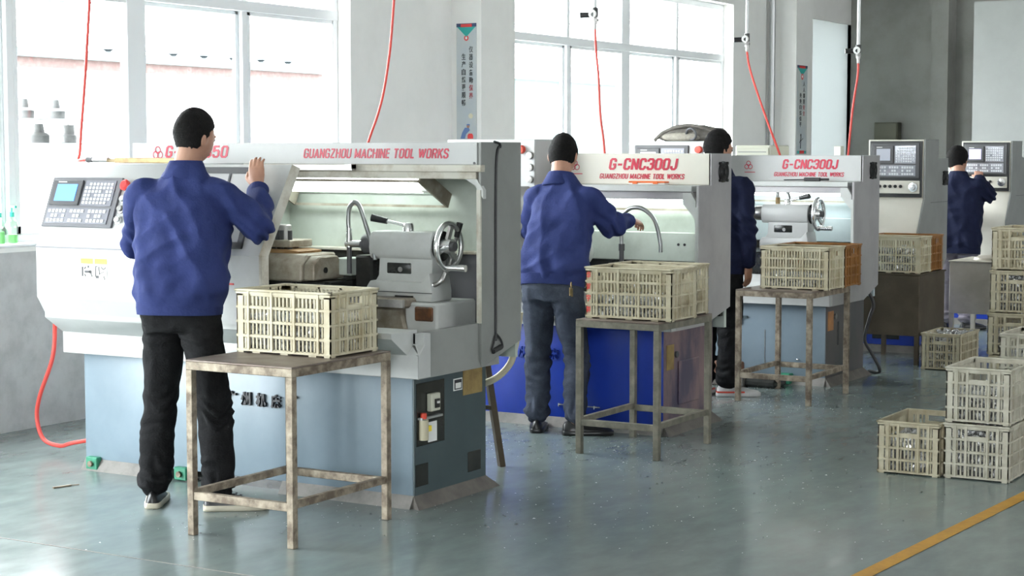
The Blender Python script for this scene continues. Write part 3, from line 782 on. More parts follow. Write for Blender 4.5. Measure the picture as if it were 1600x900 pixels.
# warning stickers
st = MB().m(0)
for x in (-1.725, -1.637):
    st.m(0).box(x, x + .078, -.2515, -.2495, .972, 1.07).m(1).box(x + .001, x + .077, -.2522, -.2512, 1.045, 1.07)
st.m(2).box(-1.718, -1.71, -.253, -.251, .985, 1.03).box(-1.70, -1.665, -.253, -.251, 1.002, 1.012).cyl((-1.664, -.253, 1.007), (-1.664, -.251, 1.007), .008, n=12)
st.bar((-1.66, -.252, 1.0), (-1.652, -.252, .985), .006, .002).bar((-1.70, -.252, 1.02), (-1.693, -.252, 1.03), .006, .002).bar((-1.70, -.252, .995), (-1.693, -.252, .985), .006, .002).box(-1.682, -1.672, -.253, -.251, 1.026, 1.036)
st.bar((-1.63, -.252, .985), (-1.628, -.252, 1.035), .004, .002).bar((-1.628, -.252, 1.035), (-1.61, -.252, 1.032), .004, .002).bar((-1.61, -.252, 1.032), (-1.605, -.252, .995), .004, .002).box(-1.63, -1.612, -.253, -.251, .978, .99)
st.bar((-1.58, -.252, .99), (-1.58, -.252, 1.022), .007, .002).bar((-1.58, -.252, 1.02), (-1.566, -.252, 1.03), .004, .002).bar((-1.58, -.252, 1.02), (-1.596, -.252, 1.032), .004, .002).bar((-1.605, -.252, 1.0), (-1.58, -.252, 1.008), .004, .002).bar((-1.58, -.252, .99), (-1.572, -.252, .972), .004, .002)
st.build('warning_stickers', [M['paper'], M['yellow'], M['ink']], L)
# fascia, header rails, end plate
FA = MB().box(-2.02, .06, .44, .47, 1.514, 1.617).build('fascia', M['white'], L, bevel=.003)
letters('model_lettering', 'G-CNC350', -1.80, -1.385, 1.543, 1.604, .4395, M['letter'], FA)
letters('maker_lettering', 'GUANGZHOU MACHINE TOOL WORKS', -.925, -.09, 1.542, 1.590, .4395, M['letter'], FA)
logo(FA, -1.848, 1.568, .4395, .036)
MB().cyl((.045, .438, 1.522), (.045, .45, 1.522), .006).build('screw', M['dgrey'], FA)
MB().box(-1.28, .09, .42, .46, 1.482, 1.514).build('header_rail', M['dirty'], L, bevel=.002)
MB().box(-1.28, .06, .43, .47, 1.449, 1.482).build('header_beam', M['dirty'], L, bevel=.002)
MB().box(-1.25, -.60, .385, .419, 1.486, 1.512).box(-.64, -.60, .38, .42, 1.494, 1.516).build('door_rail', M['steel'], L)
MB().prism([(0, 1.45), (.06, 1.45), (.095, 1.40), (.095, 1.36), (.075, 1.385), (.05, 1.42)], 'y', .435, .46).build('gusset', M['lgrey'], L)
ep = MB()
ep.prism([(.44, 1.618), (.80, 1.618), (.80, .68), (.46, .588), (.44, .588)], 'x', .066, .082)
EP = ep.build('end_plate', M['grey'], L, bevel=.002)
MB().box(.062, .083, .43, .441, .79, 1.40).build('plate_edge', M['dirty'], EP)
# inside: back wall, ledge, floor, bed
MB().box(-1.28, .066, .775, .795, .60, 1.617).build('back_panel', M['inner'], L)
MB().box(-1.28, .066, .47, .795, 1.595, 1.612).build('roof_panel', M['white'], L)
MB().box(-1.28, .066, .71, .775, 1.085, 1.10).build('back_ledge', M['dirty'], L, bevel=.003)
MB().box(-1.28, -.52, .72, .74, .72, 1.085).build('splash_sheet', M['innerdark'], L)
MB().box(-.52, .066, .745, .765, .72, 1.085).build('lower_back_sheet', M['mgrey'], L)
MB().box(-1.29, -1.27, .475, .795, .60, 1.61).build('inner_left_panel', M['inner'], L)
MB().box(-1.28, -.02, .0, .775, .69, .715).build('chip_tray_floor', M['oily'], L)
b3 = MB().box(-1.28, -.20, .22, .62, .86, .905).build('lathe_bed', M['iron'], L, bevel=.01)
MB().box(-.55, -.20, .215, .23, .865, .90).build('bed_rail_face', M['steel'], b3)
MB().prism([(-.60, .86), (-.24, .86), (-.20, .70), (-.60, .70)], 'y', .26, .60).build('bed_casting', M['oily'], L, bevel=.012)
MB().box(-.235, -.055, .28, .62, .70, .885).build('bed_end_block', M['lgrey'], L, bevel=.01)
MB().box(-.18, -.075, .274, .29, .80, .87).build('block_recess', mat('deep_rust', (.06, .03, .015), (.16, .06, .02), 20), L, bevel=.012)
MB().cyl((-.52, .255, .745), (-.52, .275, .745), .04).build('round_port', M['innerdark'], L)
MB().box(-.56, -.48, .252, .262, .80, .86).build('switch_plate', M['mgrey'], L, bevel=.004)
tailstock(L, -.475, .42, False)
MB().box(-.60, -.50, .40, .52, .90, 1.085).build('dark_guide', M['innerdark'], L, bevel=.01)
lamp(L, -1.2, -.285, .47, 1.43, .72, 1.305)
# turret / tool post, cross slide
tp = MB().box(-1.14, -.86, .24, .42, 1.12, 1.155).build('tool_post', M['oily'], L, bevel=.004)
MB().rev([(.001, 0), (.06, 0), (.055, .065), (.05, .07), (.001, .07)], (-.985, .33, 1.155), (0, 0, 1)).build('clamp_drum', M['steel'], tp)
for x in (-1.11, -.955, -.93, -.88): MB().cyl((x, .27, 1.10), (x, .27, 1.20), .011, n=12).build('clamp_bolt', M['dgrey'], tp)
MB().box(-1.12, -.93, .26, .40, 1.085, 1.12).build('tool_post_base', M['innerdark'], tp)
MB().prism([(-1.2, 1.085), (-.80, 1.085), (-.79, 1.105), (-.86, 1.112), (-1.2, 1.112)], 'y', .22, .40).build('wooden_board', M['wood'], L)
cs = MB().prism([(.14, .97), (.14, 1.05), (.20, 1.095), (.42, 1.095), (.42, .97)], 'x', -1.2, -.72).build('cross_slide', M['oily'], L, bevel=.008)
MB().prism([(.16, .975), (.16, 1.05), (.21, 1.085), (.35, 1.085), (.40, 1.04), (.40, .975)], 'x', -.72, -.66).build('slide_end', M['oily'], cs, bevel=.006)
MB().cyl((-.662, .25, 1.02), (-.655, .25, 1.02), .014).build('end_port', M['innerdark'], cs)
MB().box(-.70, -.59, .36, .50, .99, 1.07).build('slide_bracket', M['inner'], L, bevel=.004)
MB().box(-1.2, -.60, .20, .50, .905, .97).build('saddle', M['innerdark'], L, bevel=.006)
MB().box(-1.2, -.99, .10, .20, .92, 1.04).box(-1.15, -1.0, .15, .25, .965, 1.0).build('motor_block', M['steel'], L, bevel=.004)
hose(L, 'coolant_hose', [(-.60, .36, 1.19), (-.605, .36, 1.26), (-.595, .36, 1.315), (-.565, .36, 1.337), (-.535, .36, 1.31), (-.50, .36, 1.22), (-.46, .355, 1.12), (-.445, .35, 1.07)], .011, M['hosegrey'])
cv = MB().cyl((-.60, .36, 1.0), (-.60, .36, 1.15), .012).build('coolant_pipe', M['dgrey'], L)
MB().cyl((-.60, .36, 1.125), (-.60, .36, 1.215), .017, .014).cyl((-.615, .36, 1.14), (-.53, .36, 1.14), .018).build('coolant_valve', M['chrome'], cv)
hose(L, 'drain_hose', [(-.04, .70, .72), (-.0, .66, .80), (.03, .64, .88), (.06, .63, .915)], .017, M['hosegrey'])
# side recess with breaker and oil unit, name plates, vents
MB().box(-.004, .003, .02, .25, .27, .552).build('side_recess', M['innerdark'], L, bevel=.002)
bk = MB().box(.003, .03, .10, .175, .42, .50).build('breaker', M['palebox'], L, bevel=.004)
MB().box(.03, .036, .125, .16, .435, .475).build('breaker_switch', M['black'], bk)
MB().box(.036, .042, .135, .15, .455, .465).build('toggle', M['paper'], bk)
ou = MB().cyl((.02, .05, .30), (.02, .05, .39), .022).build('oil_filter', M['hosecream'], L)
MB().cyl((.02, .05, .395), (.02, .05, .42), .014).build('red_cap', M['redtrim'], ou)
MB().box(.003, .025, .03, .20, .39, .40).build('bracket', M['pipe'], L)
MB().box(.003, .006, .11, .18, .28, .37).build('instruction_card', M['paper'], L)
MB().box(.003, .030, .055, .10, .335, .36).build('warning_tag', M['yellow'], L)
MB().m(0).box(0, .003, .326, .40, .485, .54).m(1).box(.003, .004, .332, .394, .49, .535).m(0).box(.004, .005, .34, .386, .495, .52).build('rating_plate', [M['paper'], M['ink']], L)
MB().box(0, .003, .408, .575, .455, .585).build('instruction_plate', M['yellowplate'], L)
for y0, y1, z0, z1 in ((.012, .115, .09, .19), (.45, .565, .09, .185)):
    MB().box(-.004, .002, y0, y1, z0, z1).build('vent_opening', M['innerdark'], L, bevel=.002)
# raised characters on the base
for k, ch in enumerate('广州机床厂'):
    x = -1.05 + k * .088
    text('character', ch, x, x + .058, .392, .456, 0, M['ink'], BO, bold=.045, depth=.012)
for x in (-1.93, -1.36): 
    lf = MB().box(x, x + .075, -.032, .02, .006, .068).build('levelling_block', M['green'], L, bevel=.004)
    MB().cyl((x + .037, -.045, .036), (x + .037, -.03, .036), .014).build('levelling_bolt', M['rust'], lf)
MB().tube(spline([(.085, .55, 1.62), (.088, .60, 1.60), (.086, .565, 1.50), (.086, .56, .76), (.087, .56, .735)], 6), .006).tube(spline([(.087, .56, .735), (.09, .535, .69), (.09, .525, .66), (.09, .575, .655), (.09, .615, .665), (.09, .60, .70), (.087, .56, .735)], 6), .005).cyl((.09, .53, .652), (.09, .60, .668), .012).build('pull_rope', M['hoseblack'], L)
hose(L, 'rear_hose', [(-.0, .93, .80), (-.015, .93, .70), (-.02, .92, .637), (-.049, .92, .548), (-.118, .90, .474), (-.195, .84, .441), (-.24, .6, .44)], .017, M['hosecream'])
# things lying on the console roof
ag = thing('air_gun', 'silver air blow gun lying on top of the nearest lathe console', 'air gun', (-6.29, 6.60, 1.518))
MB().cyl((.0, 0, .016), (.10, 0, .016), .012, .014).build('gun_body', M['chrome'], ag)
MB().cyl((-.04, 0, .016), (.0, 0, .016), .014).build('hose_fitting', M['dgrey'], ag)
MB().box(.0, .08, -.006, .006, .028, .034).build('trigger', M['steel'], ag)
rd = thing('wooden_stick', 'brown bamboo stick lying on the console roof beside the air gun', 'stick', (-6.15, 6.61, 1.518))
MB().box(.0, .40, -.01, .012, 0, .026).build('stick_body', M['brass'], rd, bevel=.003)
MB().box(-.05, .0, -.008, .01, .002, .022).build('pale_end', M['lwood'], rd, bevel=.003)

# ---- second and third lathe, smaller model
def small_lathe(name_label, loc, blue, dz, fa_l, plate, lowf, yb, white_tail, zl, inner, base_d, side, plate_mat, xr):
    L = thing('cnc_lathe', name_label, 'lathe', loc, group='lathes in a row')
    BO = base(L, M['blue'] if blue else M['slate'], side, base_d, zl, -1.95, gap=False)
    skirt(L, zl - .012, M['white'], plate_mat, xr=xr, yb=lowf, xl=-2.02)
    # headstock cover and door
    hp = [(-.08, zl + .09), (-.18, zl + .16), (-.18, 1.05), (-.05, 1.37), (.40, 1.37), (.40, zl + .09)]
    MB().prism(hp, 'x', -2.02, -.99).build('headstock_cover', M['white'], L, bevel=.004)
    mp2 = panel_map((0, -.18, 1.05), (0, .13, .32))
    MB().box(-1.35, -1.05, -.01, .0, .04, .28).xf(mp2).build('door_window', M['dgrey'], L)
    # tower with display
    T = MB().box(-1.56, -.95, .22, .50, 1.30, 1.645).build('control_tower', M['white'], L, bevel=.005)
    cnc_panel(L, panel_map((0, .22, 1.30), (0, 0, 1)), -1.54, -1.12, .03, .315, M['screenpale'], M['dgrey'], M['keypanel'])
    MB().rev([(.001, 0), (.026, 0), (.024, .03), (.001, .032)], (-1.04, .22, 1.585), (0, -1, 0)).build('emergency_stop', M['redtrim'], L)
    for z in (1.55, 1.48, 1.41): MB().rev([(.001, 0), (.022, 0), (.02, .02), (.001, .022)], (-.98, .22, z), (0, -1, 0)).build('push_button', M['steel'], L)
    pz = 1.545 if dz else 1.562
    py = plate[0]
    FA = MB().box(-.95, xr - .003, py, py + .03, pz - .18, pz).build('fascia', M['cream'] if blue else M['white'], L, bevel=.003)
    tx = (-.575, -.125) if blue else (-.545, -.125)
    letters('model_lettering', 'G-CNC300J', tx[0], tx[1], pz - .096, pz - .027, py - .0005, M['letter'], FA, t=.21, gap=.06)
    letters('maker_lettering', 'GUANGZHOU MACHINE TOOL WORKS', tx[0] - .06, tx[1] + .04, pz - .148, pz - .116, py - .0005, M['letter'], FA)
    logo(FA, -.80, pz - .07, py - .0005, .034)
    MB().box(-.83, -.75, py - .002, py, pz - .122, pz - .117).build('logo_bar', M['letter'], FA)
    yf = plate[1]
    MB().box(-.99, xr - .05, yf + .01, py + .03, pz - .215, pz - .18).build('header_rail', M['lgrey'], L, bevel=.003)
    MB().box(-.99, xr - .05, yf + .03, py + .03, pz - .26, pz - .215).build('header_beam', M['silver'], L, bevel=.003)
    MB().prism([(xr - .10, pz - .22), (xr - .05, pz - .22), (xr - .02, pz - .27), (xr - .02, pz - .37), (xr - .04, pz - .35), (xr - .10, pz - .28)], 'y', yf, yf + .03).build('gusset', M['lgrey'], L)
    EP = MB().prism([(py, pz), (yb, pz), (yb, plate[3]), (plate[2], zl - .012), (-.02, zl - .012), (-.02, zl + .12), (lowf, zl + .19), (yf, zl + .22), (yf, pz - .18), (py, pz - .18)], 'x', xr - .016, xr).build('end_plate', plate_mat, L, bevel=.002)
    MB().box(xr - .017, xr - .001, yf - .012, yf, zl + .2, pz - .3).build('plate_edge', M['lgrey'], EP)
    fan(EP, xr, py + (yb - py) * .56, pz - .105, .062)
    IN = inner
    MB().box(-.99, xr - .016, yb - .05, yb - .02, .55, pz).build('back_panel', IN, L)
    MB().box(-.99, xr - .016, py + .03, yb - .02, pz - .02, pz - .005).build('roof_panel', M['white'], L)
    MB().box(-.99, xr - .016, yb - .12, yb - .05, .93, 1.10).build('back_ledge', IN, L, bevel=.004)
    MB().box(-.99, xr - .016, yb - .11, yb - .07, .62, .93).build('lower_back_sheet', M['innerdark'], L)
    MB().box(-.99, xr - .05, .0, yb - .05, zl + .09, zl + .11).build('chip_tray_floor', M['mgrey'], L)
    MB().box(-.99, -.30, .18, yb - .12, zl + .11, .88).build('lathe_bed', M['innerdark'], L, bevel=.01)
    lamp(L, -.97, xr - .07, py + .02, pz - .262, yb - .12, pz - .335)
    for k, ch in enumerate('广州机床厂'):
        x = -1.03 + k * .1005
        text('character', ch, x, x + .062, .385, .45, 0, M['blue'] if blue else M['slateshaded'], BO, bold=.045, depth=.014)
    return L, EP, pz, py
L2, EP2, pz, py = small_lathe('second white CNC lathe with bright blue base, cream name board', (-4.28, 8.925, 0), True, False, -.95, (.435, .27, .36, .67), .27, .72, False, .60, M['inner'], .65, M['film'], M['silver'], .08)
hose(L2, 'coolant_hose', [(-.44, .34, 1.0), (-.44, .34, 1.16), (-.40, .33, 1.235), (-.31, .32, 1.25), (-.22, .31, 1.19), (-.175, .30, 1.07), (-.17, .30, 1.0)], .012, M['hosegrey'])
MB().cyl((-.44, .34, .88), (-.44, .34, 1.03), .014).cyl((-.44, .34, 1.0), (-.44, .34, 1.04), .018).build('coolant_pipe', M['dgrey'], L2)
MB().rev([(.001, 0), (.06, 0), (.065, .01), (.065, .09), (.05, .10), (.001, .10)], (-.76, .36, .985), (1, 0, 0)).build('chuck', M['lgrey'], L2)
for x in (-.16, -.20, .0): MB().cyl((x, .598, 1.03), (x, .61, 1.03), .008).build('plug', M['ink'], L2)
ep = MB().box(.0, .004, .03, .12, .36, .50).build('orange_plate', M['yellowplate'], L2)
MB().box(0, .01, .18, .45, .15, .40).build('side_hatch', M['film'], L2, bevel=.006)
MB().cyl((.0, .15, .44), (.012, .15, .44), .018).build('side_lock', M['dgrey'], L2)
MB().box(-.80, -.796, -.003, 0, .12, .33).box(-.66, -.40, -.004, 0, .125, .131).build('base_trim', M['steel'], L2)
MB().box(-.66, -.655, -.02, 0, .118, .138).box(-.43, -.425, -.02, 0, .118, .138).build('door_pin', M['chrome'], L2)
lf = MB().box(-.52, -.42, -.05, .02, .004, .06).build('levelling_block', M['dgrey'], L2, bevel=.004)
MB().tube(spline([(-1.42, -.01, .45), (-1.42, -.03, .46), (-1.38, -.03, .46), (-1.33, -.03, .46)], 5), .006).build('drain_tap', M['blue'], L2)

L3, EP3, pz3, py3 = small_lathe('third white CNC lathe with blue grey base and dull steel side', (-4.25, 11.36, 0), False, True, -.95, (.54, .37, .60, .63), .25, .89, True, .555, M['innerblue'], .74, M['bluefilm'], M['silver'], .05)
tailstock(L3, -.62, .42, True)
MB().rev([(.001, 0), (.055, 0), (.07, .008), (.07, .14), (.055, .15), (.001, .15)], (-.93, .40, .99), (1, 0, 0)).build('chuck', M['steel'], L3)
MB().box(-.99, -.76, .30, .5, .88, .96).build('slide_block', M['oily'], L3, bevel=.006)
hose(L3, 'coolant_hose', [(-.55, .48, 1.16), (-.55, .48, 1.30), (-.535, .475, 1.345), (-.50, .47, 1.34), (-.46, .46, 1.26), (-.44, .45, 1.18)], .012, M['hosegrey'])
MB().cyl((-.55, .48, 1.19), (-.55, .48, 1.25), .017).build('hose_fitting', M['brass'], L3)
MB().box(0, .004, .03, .13, .37, .50).build('orange_plate', M['orangeplate'], L3)
MB().cyl((.0, .16, .46), (.012, .16, .46), .02).build('side_lock', M['steel'], L3)
MB().box(0, .006, .22, .235, .26, .42).build('side_handle', M['dgrey'], L3)
MB().box(-.44, -.436, -.003, 0, .10, .36).build('base_trim', M['steel'], L3)
for x in (-.34, -.20): MB().sph((x, -.004, .17), .008).build('door_pin', M['chrome'], L3)
lf = MB().box(-.33, -.23, -.06, .02, .004, .075).build('levelling_block', M['green'], L3, bevel=.006)
MB().cyl((-.285, -.075, .04), (-.285, -.05, .04), .016).build('levelling_bolt', M['rust'], lf)
hose(L3, 'power_cable', [(.0, .78, .62), (.05, .80, .50), (.03, .78, .40), (.0, .77, .25), (.04, .80, .15), (.09, .82, .05), (.08, .84, .012), (.0, .86, .012)], .012, M['hoseblack'])
# loose things on the machines
cs = thing('caliper_case', 'orange plastic caliper case on the ledge of the second lathe', 'case', (-4.28 - .40, 8.925 + .37, 1.383))
MB().box(0, .235, -.03, .03, 0, .011).build('case_base', M['paper'], cs, bevel=.004)
MB().box(0, .235, -.03, .03, .011, .021).build('case_lid', M['orange'], cs, bevel=.004)
for x in (.03, .16): MB().box(x, x + .03, -.034, -.03, .005, .017).build('latch', M['orange'], cs)
bg_ = thing('blow_gun', 'black long-nosed blow gun on the ledge of the third lathe', 'air gun', (-4.25 - .49, 11.36 + .44, 1.366))
MB().cyl((0, 0, .008), (.17, 0, .012), .004).build('nozzle', M['black'], bg_)
MB().box(.15, .27, -.012, .012, .0, .026).build('gun_body', M['black'], bg_, bevel=.005)
MB().cyl((.27, 0, .014), (.33, 0, .014), .008).build('gun_tail', M['black'], bg_)
jb = thing('junction_box', 'small pale square box on the roof of the third lathe', 'box', (-4.47, 12.05, 1.541))
MB().box(0, .055, 0, .06, 0, .07).build('box_body', M['palebox'], jb, bevel=.004)
MB().box(.004, .051, -.004, 0, .004, .066).build('box_lid', M['paper'], jb)
# canvas bag on the tower of the third lathe
bag = thing('canvas_bag', 'grey brown canvas bag slumped on the tower of the third lathe', 'bag', (-5.42, 11.74, 1.645))
bm_ = MB().sph((0, 0, .045), (.27, .14, .075), 32, 18)
bm_.xf(lambda p: (p.x, p.y, max(0.0, p.z + .02 * noise.noise(p * 9) * (p.z > .02)) * (1.0 - .25 * (p.x / .27) ** 2 if p.x < 0 else 1)))
bm_.build('bag_body', M['bag'], bag, ang=80)
b4 = MB().sph((-.03, -.10, .03), (.16, .06, .035), 24, 12).build('bag_pocket', M['bagpale'], bag, ang=80)
MB().tube(spline([(-.27, -.05, .01), (-.16, -.11, .07), (0, -.12, .11), (.15, -.11, .09), (.25, -.05, .02)], 8), .014).build('bag_strap', M['bag'], bag, ang=80)
MB().torus((.06, -.145, .05), (.15, 1, .2), .04, .009, 24, 8).build('bag_ring', M['dgrey'], bag)

# ---- fourth and fifth lathe: upright console at the front end
def console_lathe(label, loc, lit, group):
    L = thing('cnc_lathe', label, 'lathe', loc, group=group)
    pr = [(0, 1.665), (.33, 1.665), (.33, 1.52), (.59, 1.52), (.59, .72), (.40, .55), (-.15, .55), (-.15, .95), (-.11, 1.02), (0, 1.21)]
    MB().prism(pr, 'x', -.016, 0).build('end_plate', M['grey'], L, bevel=.003)
    MB().prism([(.002, 1.663), (.325, 1.663), (.325, 1.2), (.002, 1.21)], 'x', -.46, -.016).build('console_tower', M['cream'], L, bevel=.004)
    MB().prism([(.002, 1.21), (-.105, 1.02), (-.145, .95), (-.145, .56), (.30, .56), (.30, 1.21)], 'x', -.46, -.016).build('console_front', M['cream'], L, bevel=.004)
    MB().prism([(-.10, .95), (-.145, .90), (-.145, .56), (.55, .56), (.55, .95)], 'x', -1.1, -.46).build('headstock_cover', M['cream'], L, bevel=.004)
    MB().box(-1.1, -.46, .35, .55, .95, 1.5).build('splash_guard', M['lgrey'], L, bevel=.004)
    b_ = MB().box(-1.1, -.05, -.02, .5, .05, .56).build('base_cabinet', M['blue'], L, bevel=.008)
    MB().box(-.40, -.18, -.025, -.018, .10, .19).build('base_vent', M['innerdark'], b_, bevel=.003)
    MB().box(-1.1, -.02, -.06, .56, 0, .055).build('plinth', M['concrete'], L)
    mp = panel_map((0, .002, 1.21), (0, 0, 1))
    MB().box(-.445, -.025, -.014, .002, .005, .442).xf(mp).build('console_bezel', M['black'], L, bevel=.003)
    mq = lambda p: mp(V(p.x, p.y - .012, p.z))
    cnc_panel(L, mq, -.43, -.045, .155, .425, lit, M['dgrey'], M['keysilver'])
    kp = MB().box(-.43, -.04, -.022, -.013, .035, .135).xf(mp).build('knob_plate', M['cream'], L, bevel=.003)
    for k in range(6):
        MB().rev([(.001, 0), (.013, 0), (.012, .012), (.006, .016), (.001, .016)], mp(V(-.40 + k * .042, -.022, .09)), (0, -1, 0), 14).build('knob', M['black'], kp)
    MB().rev([(.001, 0), (.038, 0), (.036, .012), (.022, .014), (.02, .026), (.001, .028)], mp(V(-.088, -.022, .085)), (0, -1, 0), 28).build('hand_dial', M['chrome'], kp)
    fan(L, 0, .50, 1.36, .06)
    MB().box(0, .002, .15, .58, 1.17, 1.174).build('plate_seam', M['dgrey'], L)
    hose(L, 'power_cable', [(-.02, .42, .56), (.03, .40, .48), (.02, .36, .38), (-.02, .30, .34)], .010, M['hosegrey'])
    return L
console_lathe('fourth lathe with upright cream control console behind the brown box table', (-4.30, 13.61, 0), M['screenpale'], 'lathes in a row')
console_lathe('farthest lathe with lit violet screen, a worker pressing its keys', (-4.30, 16.12, 0), M['screenviolet'], 'lathes in a row')
# ==OBJECTS==

# ------------------------------------------------------------------ steel tables
def table(label, x0, x1, y0, y1, h, m, top, stz=.165, t=.032):
    L = thing('steel_table', label, 'table', ((x0 + x1) / 2, (y0 + y1) / 2, 0), group='steel tube tables beside the lathes')
    a, b = (x1 - x0) / 2, (y1 - y0) / 2
    MB().box(-a, a, -b, b, h - .008, h).build('table_top', top, L, bevel=.002)
    f = MB()
    f.box(-a, a, -b, -b + t, h - .042, h - .008).box(-a, a, b - t, b, h - .042, h - .008)
    f.box(-a, -a + t, -b + t, b - t, h - .042, h - .008).box(a - t, a, -b + t, b - t, h - .042, h - .008)
    f.build('top_frame', m, L, bevel=.002)
    for sx in (-1, 1):
        for sy in (-1, 1):
            x, y = sx * (a - t / 2), sy * (b - t / 2)
            MB().box(x - t / 2, x + t / 2, y - t / 2, y + t / 2, 0, h - .042).build('leg', m, L, bevel=.002)
    q = t * .42
    for s in (-1, 1):
        MB().box(-a + t, a - t, s * (b - t / 2) - q, s * (b - t / 2) + q, stz - .017, stz + .017).build('stretcher', m, L, bevel=.002)
        MB().box(s * (a - t / 2) - q, s * (a - t / 2) + q, -b + t, b - t, stz - .005, stz + .025).build('stretcher', m, L, bevel=.002)
    return L
table('rusty steel table with brown top standing nearest the camera', -4.85, -4.305, 5.60, 6.29, .728, M['rust'], M['tabletop'])
table('weathered grey steel table in front of the blue lathe base', -4.425, -3.945, 8.165, 8.82, .706, M['oldgrey'], M['tabletop'])
table('brown rusty steel table in front of the third lathe', -4.50, -3.995, 10.415, 11.11, .708, M['rust'], M['tabletop'])
def box_table(label, x0, x1, y0, y1, h, zb, m, ms):
    L = thing('box_table', label, 'table', ((x0 + x1) / 2, (y0 + y1) / 2, 0), group='sheet steel box tables')
    a, b = (x1 - x0) / 2, (y1 - y0) / 2
    MB().box(-a - .008, a + .008, -b - .008, b + .008, h - .012, h).build('table_top', m, L, bevel=.003)
    MB().box(-a, a, -b, b, zb, h - .012).build('box_body', [ms], L, bevel=.003)
    for sx in (-1, 1):
        for sy in (-1, 1):
            MB().box(sx * a - sx * .002, sx * (a - .034), sy * b - sy * .002, sy * (b - .034), 0, zb).build('leg', m, L)
    return L
box_table('dark brown sheet steel box table carrying two crates', -4.56, -4.075, 12.80, 13.42, .675, .215, M['brownbox'], M['brownbox'])
T5 = box_table('pale grey sheet steel box table beside the farthest worker', -4.28, -3.70, 14.22, 14.86, .695, .27, M['greybox'], M['greybox'])

# ------------------------------------------------------------------ crates
CRATES = {}
def crate_meshes(nl, ns):
    """half-size 1 x 1 x 1 box is scaled per crate: built at 0.50 x 0.34 x 0.272 m; body, rim, grips"""
    Lx, Ly, H = .50, .34, .272
    b = MB(); rows = 4; rz = [0.012 + k * (H - .03) / rows for k in range(rows + 1)]
    def wall(along, n, off, groups, gap=None):
        half = (Lx if along == 'x' else Ly) / 2
        def put(u0, u1, d0, d1, z0, z1):
            d0_, d1_ = (off - d1 if off > 0 else off + d0), (off - d0 if off > 0 else off + d1)
            if along == 'x': b.box(u0, u1, d0_, d1_, z0, z1)
            else: b.box(d0_, d1_, u0, u1, z0, z1)
        post = .035
        put(-half, -half + post, 0, .006, 0, H - .012); put(half - post, half, 0, .006, 0, H - .012)
        for z in rz: put(-half, half, -.004, .005, z - .0045, z + .0045)
        span = 2 * half - 2 * post; per = span / n
        for k in range(n):
            u = -half + post + (k + .5) * per
            wdt = per * .20
            if gap and gap[0] < u < gap[1]:
                put(u - wdt, u + wdt, .002, .007, rz[0], rz[3] + .004)
            else: put(u - wdt, u + wdt, .002, .007, rz[0], H - .02)
        for k in range(rows):                                          # rounded slot ends
            put(-half + post, half - post, .002, .006, rz[k] + .004, rz[k] + .007)
            put(-half + post, half - post, .002, .006, rz[k + 1] - .007, rz[k + 1] - .004)
        for g in groups:
            put(g * half - .006, g * half + .006, -.006, .006, rz[0], H - .012)
    wall('x', nl, -Ly / 2, (-.74, -.24, .24, .74)); wall('x', nl, Ly / 2, (-.74, -.24, .24, .74))
    wall('y', ns, -Lx / 2, (-.66, -.33, .33, .66), (-.055, .055)); wall('y', ns, Lx / 2, (-.66, -.33, .33, .66), (-.055, .055))
    b.box(-Lx / 2 + .004, Lx / 2 - .004, -Ly / 2 + .004, Ly / 2 - .004, .006, .012)
    for x in (-.15, 0, .15):
        for s in (-1, 1): b.box(x - .02, x + .02, s * (Ly / 2 - .02) - .015, s * (Ly / 2 - .02) + .015, -.0005, .008)
    r = MB()
    o = .008
    for s in (-1, 1):
        r.box(-Lx / 2 - o, Lx / 2 + o, s * (Ly / 2 + o), s * (Ly / 2 - .007), H - .012, H - .002)
        r.box(s * (Lx / 2 + o), s * (Lx / 2 - .007), -Ly / 2 - o, Ly / 2 + o, H - .012, H - .002)
        r.box(-Lx / 2, Lx / 2, s * Ly / 2, s * (Ly / 2 - .006), H - .032, H - .010)
        r.box(s * Lx / 2, s * (Lx / 2 - .006), -Ly / 2, Ly / 2, H - .03, H - .010)
    g = MB()
    return b, r, g, H
def make_crate(label, loc, size, m, rot=0, group='slatted plastic crates'):
    key = m.name
    L = thing('plastic_crate', label, 'crate', loc, R(rot), group)
    sx, sy, sz = size
    if key not in CRATES:
        b, r, g, H = crate_meshes(21, 13)
        CRATES[key] = [b.build('crate_body', m, L, ang=30), r.build('rim', m, L, bevel=.002)]
        for s in (-1, 1):
            CRATES[key].append(MB().box(s * .252, s * .243, -.056, .056, .190, .212).build('grip_bar', m, L, bevel=.003))
        for o in CRATES[key]: o.scale = (1, 1, 1)
        parts = CRATES[key]
    else:
        parts = []
        for o in CRATES[key]:
            c = o.copy(); COL.objects.link(c); c.parent = L; parts.append(c)
    L.scale = (sx / .50, sy / .34, sz / .272)
    return L
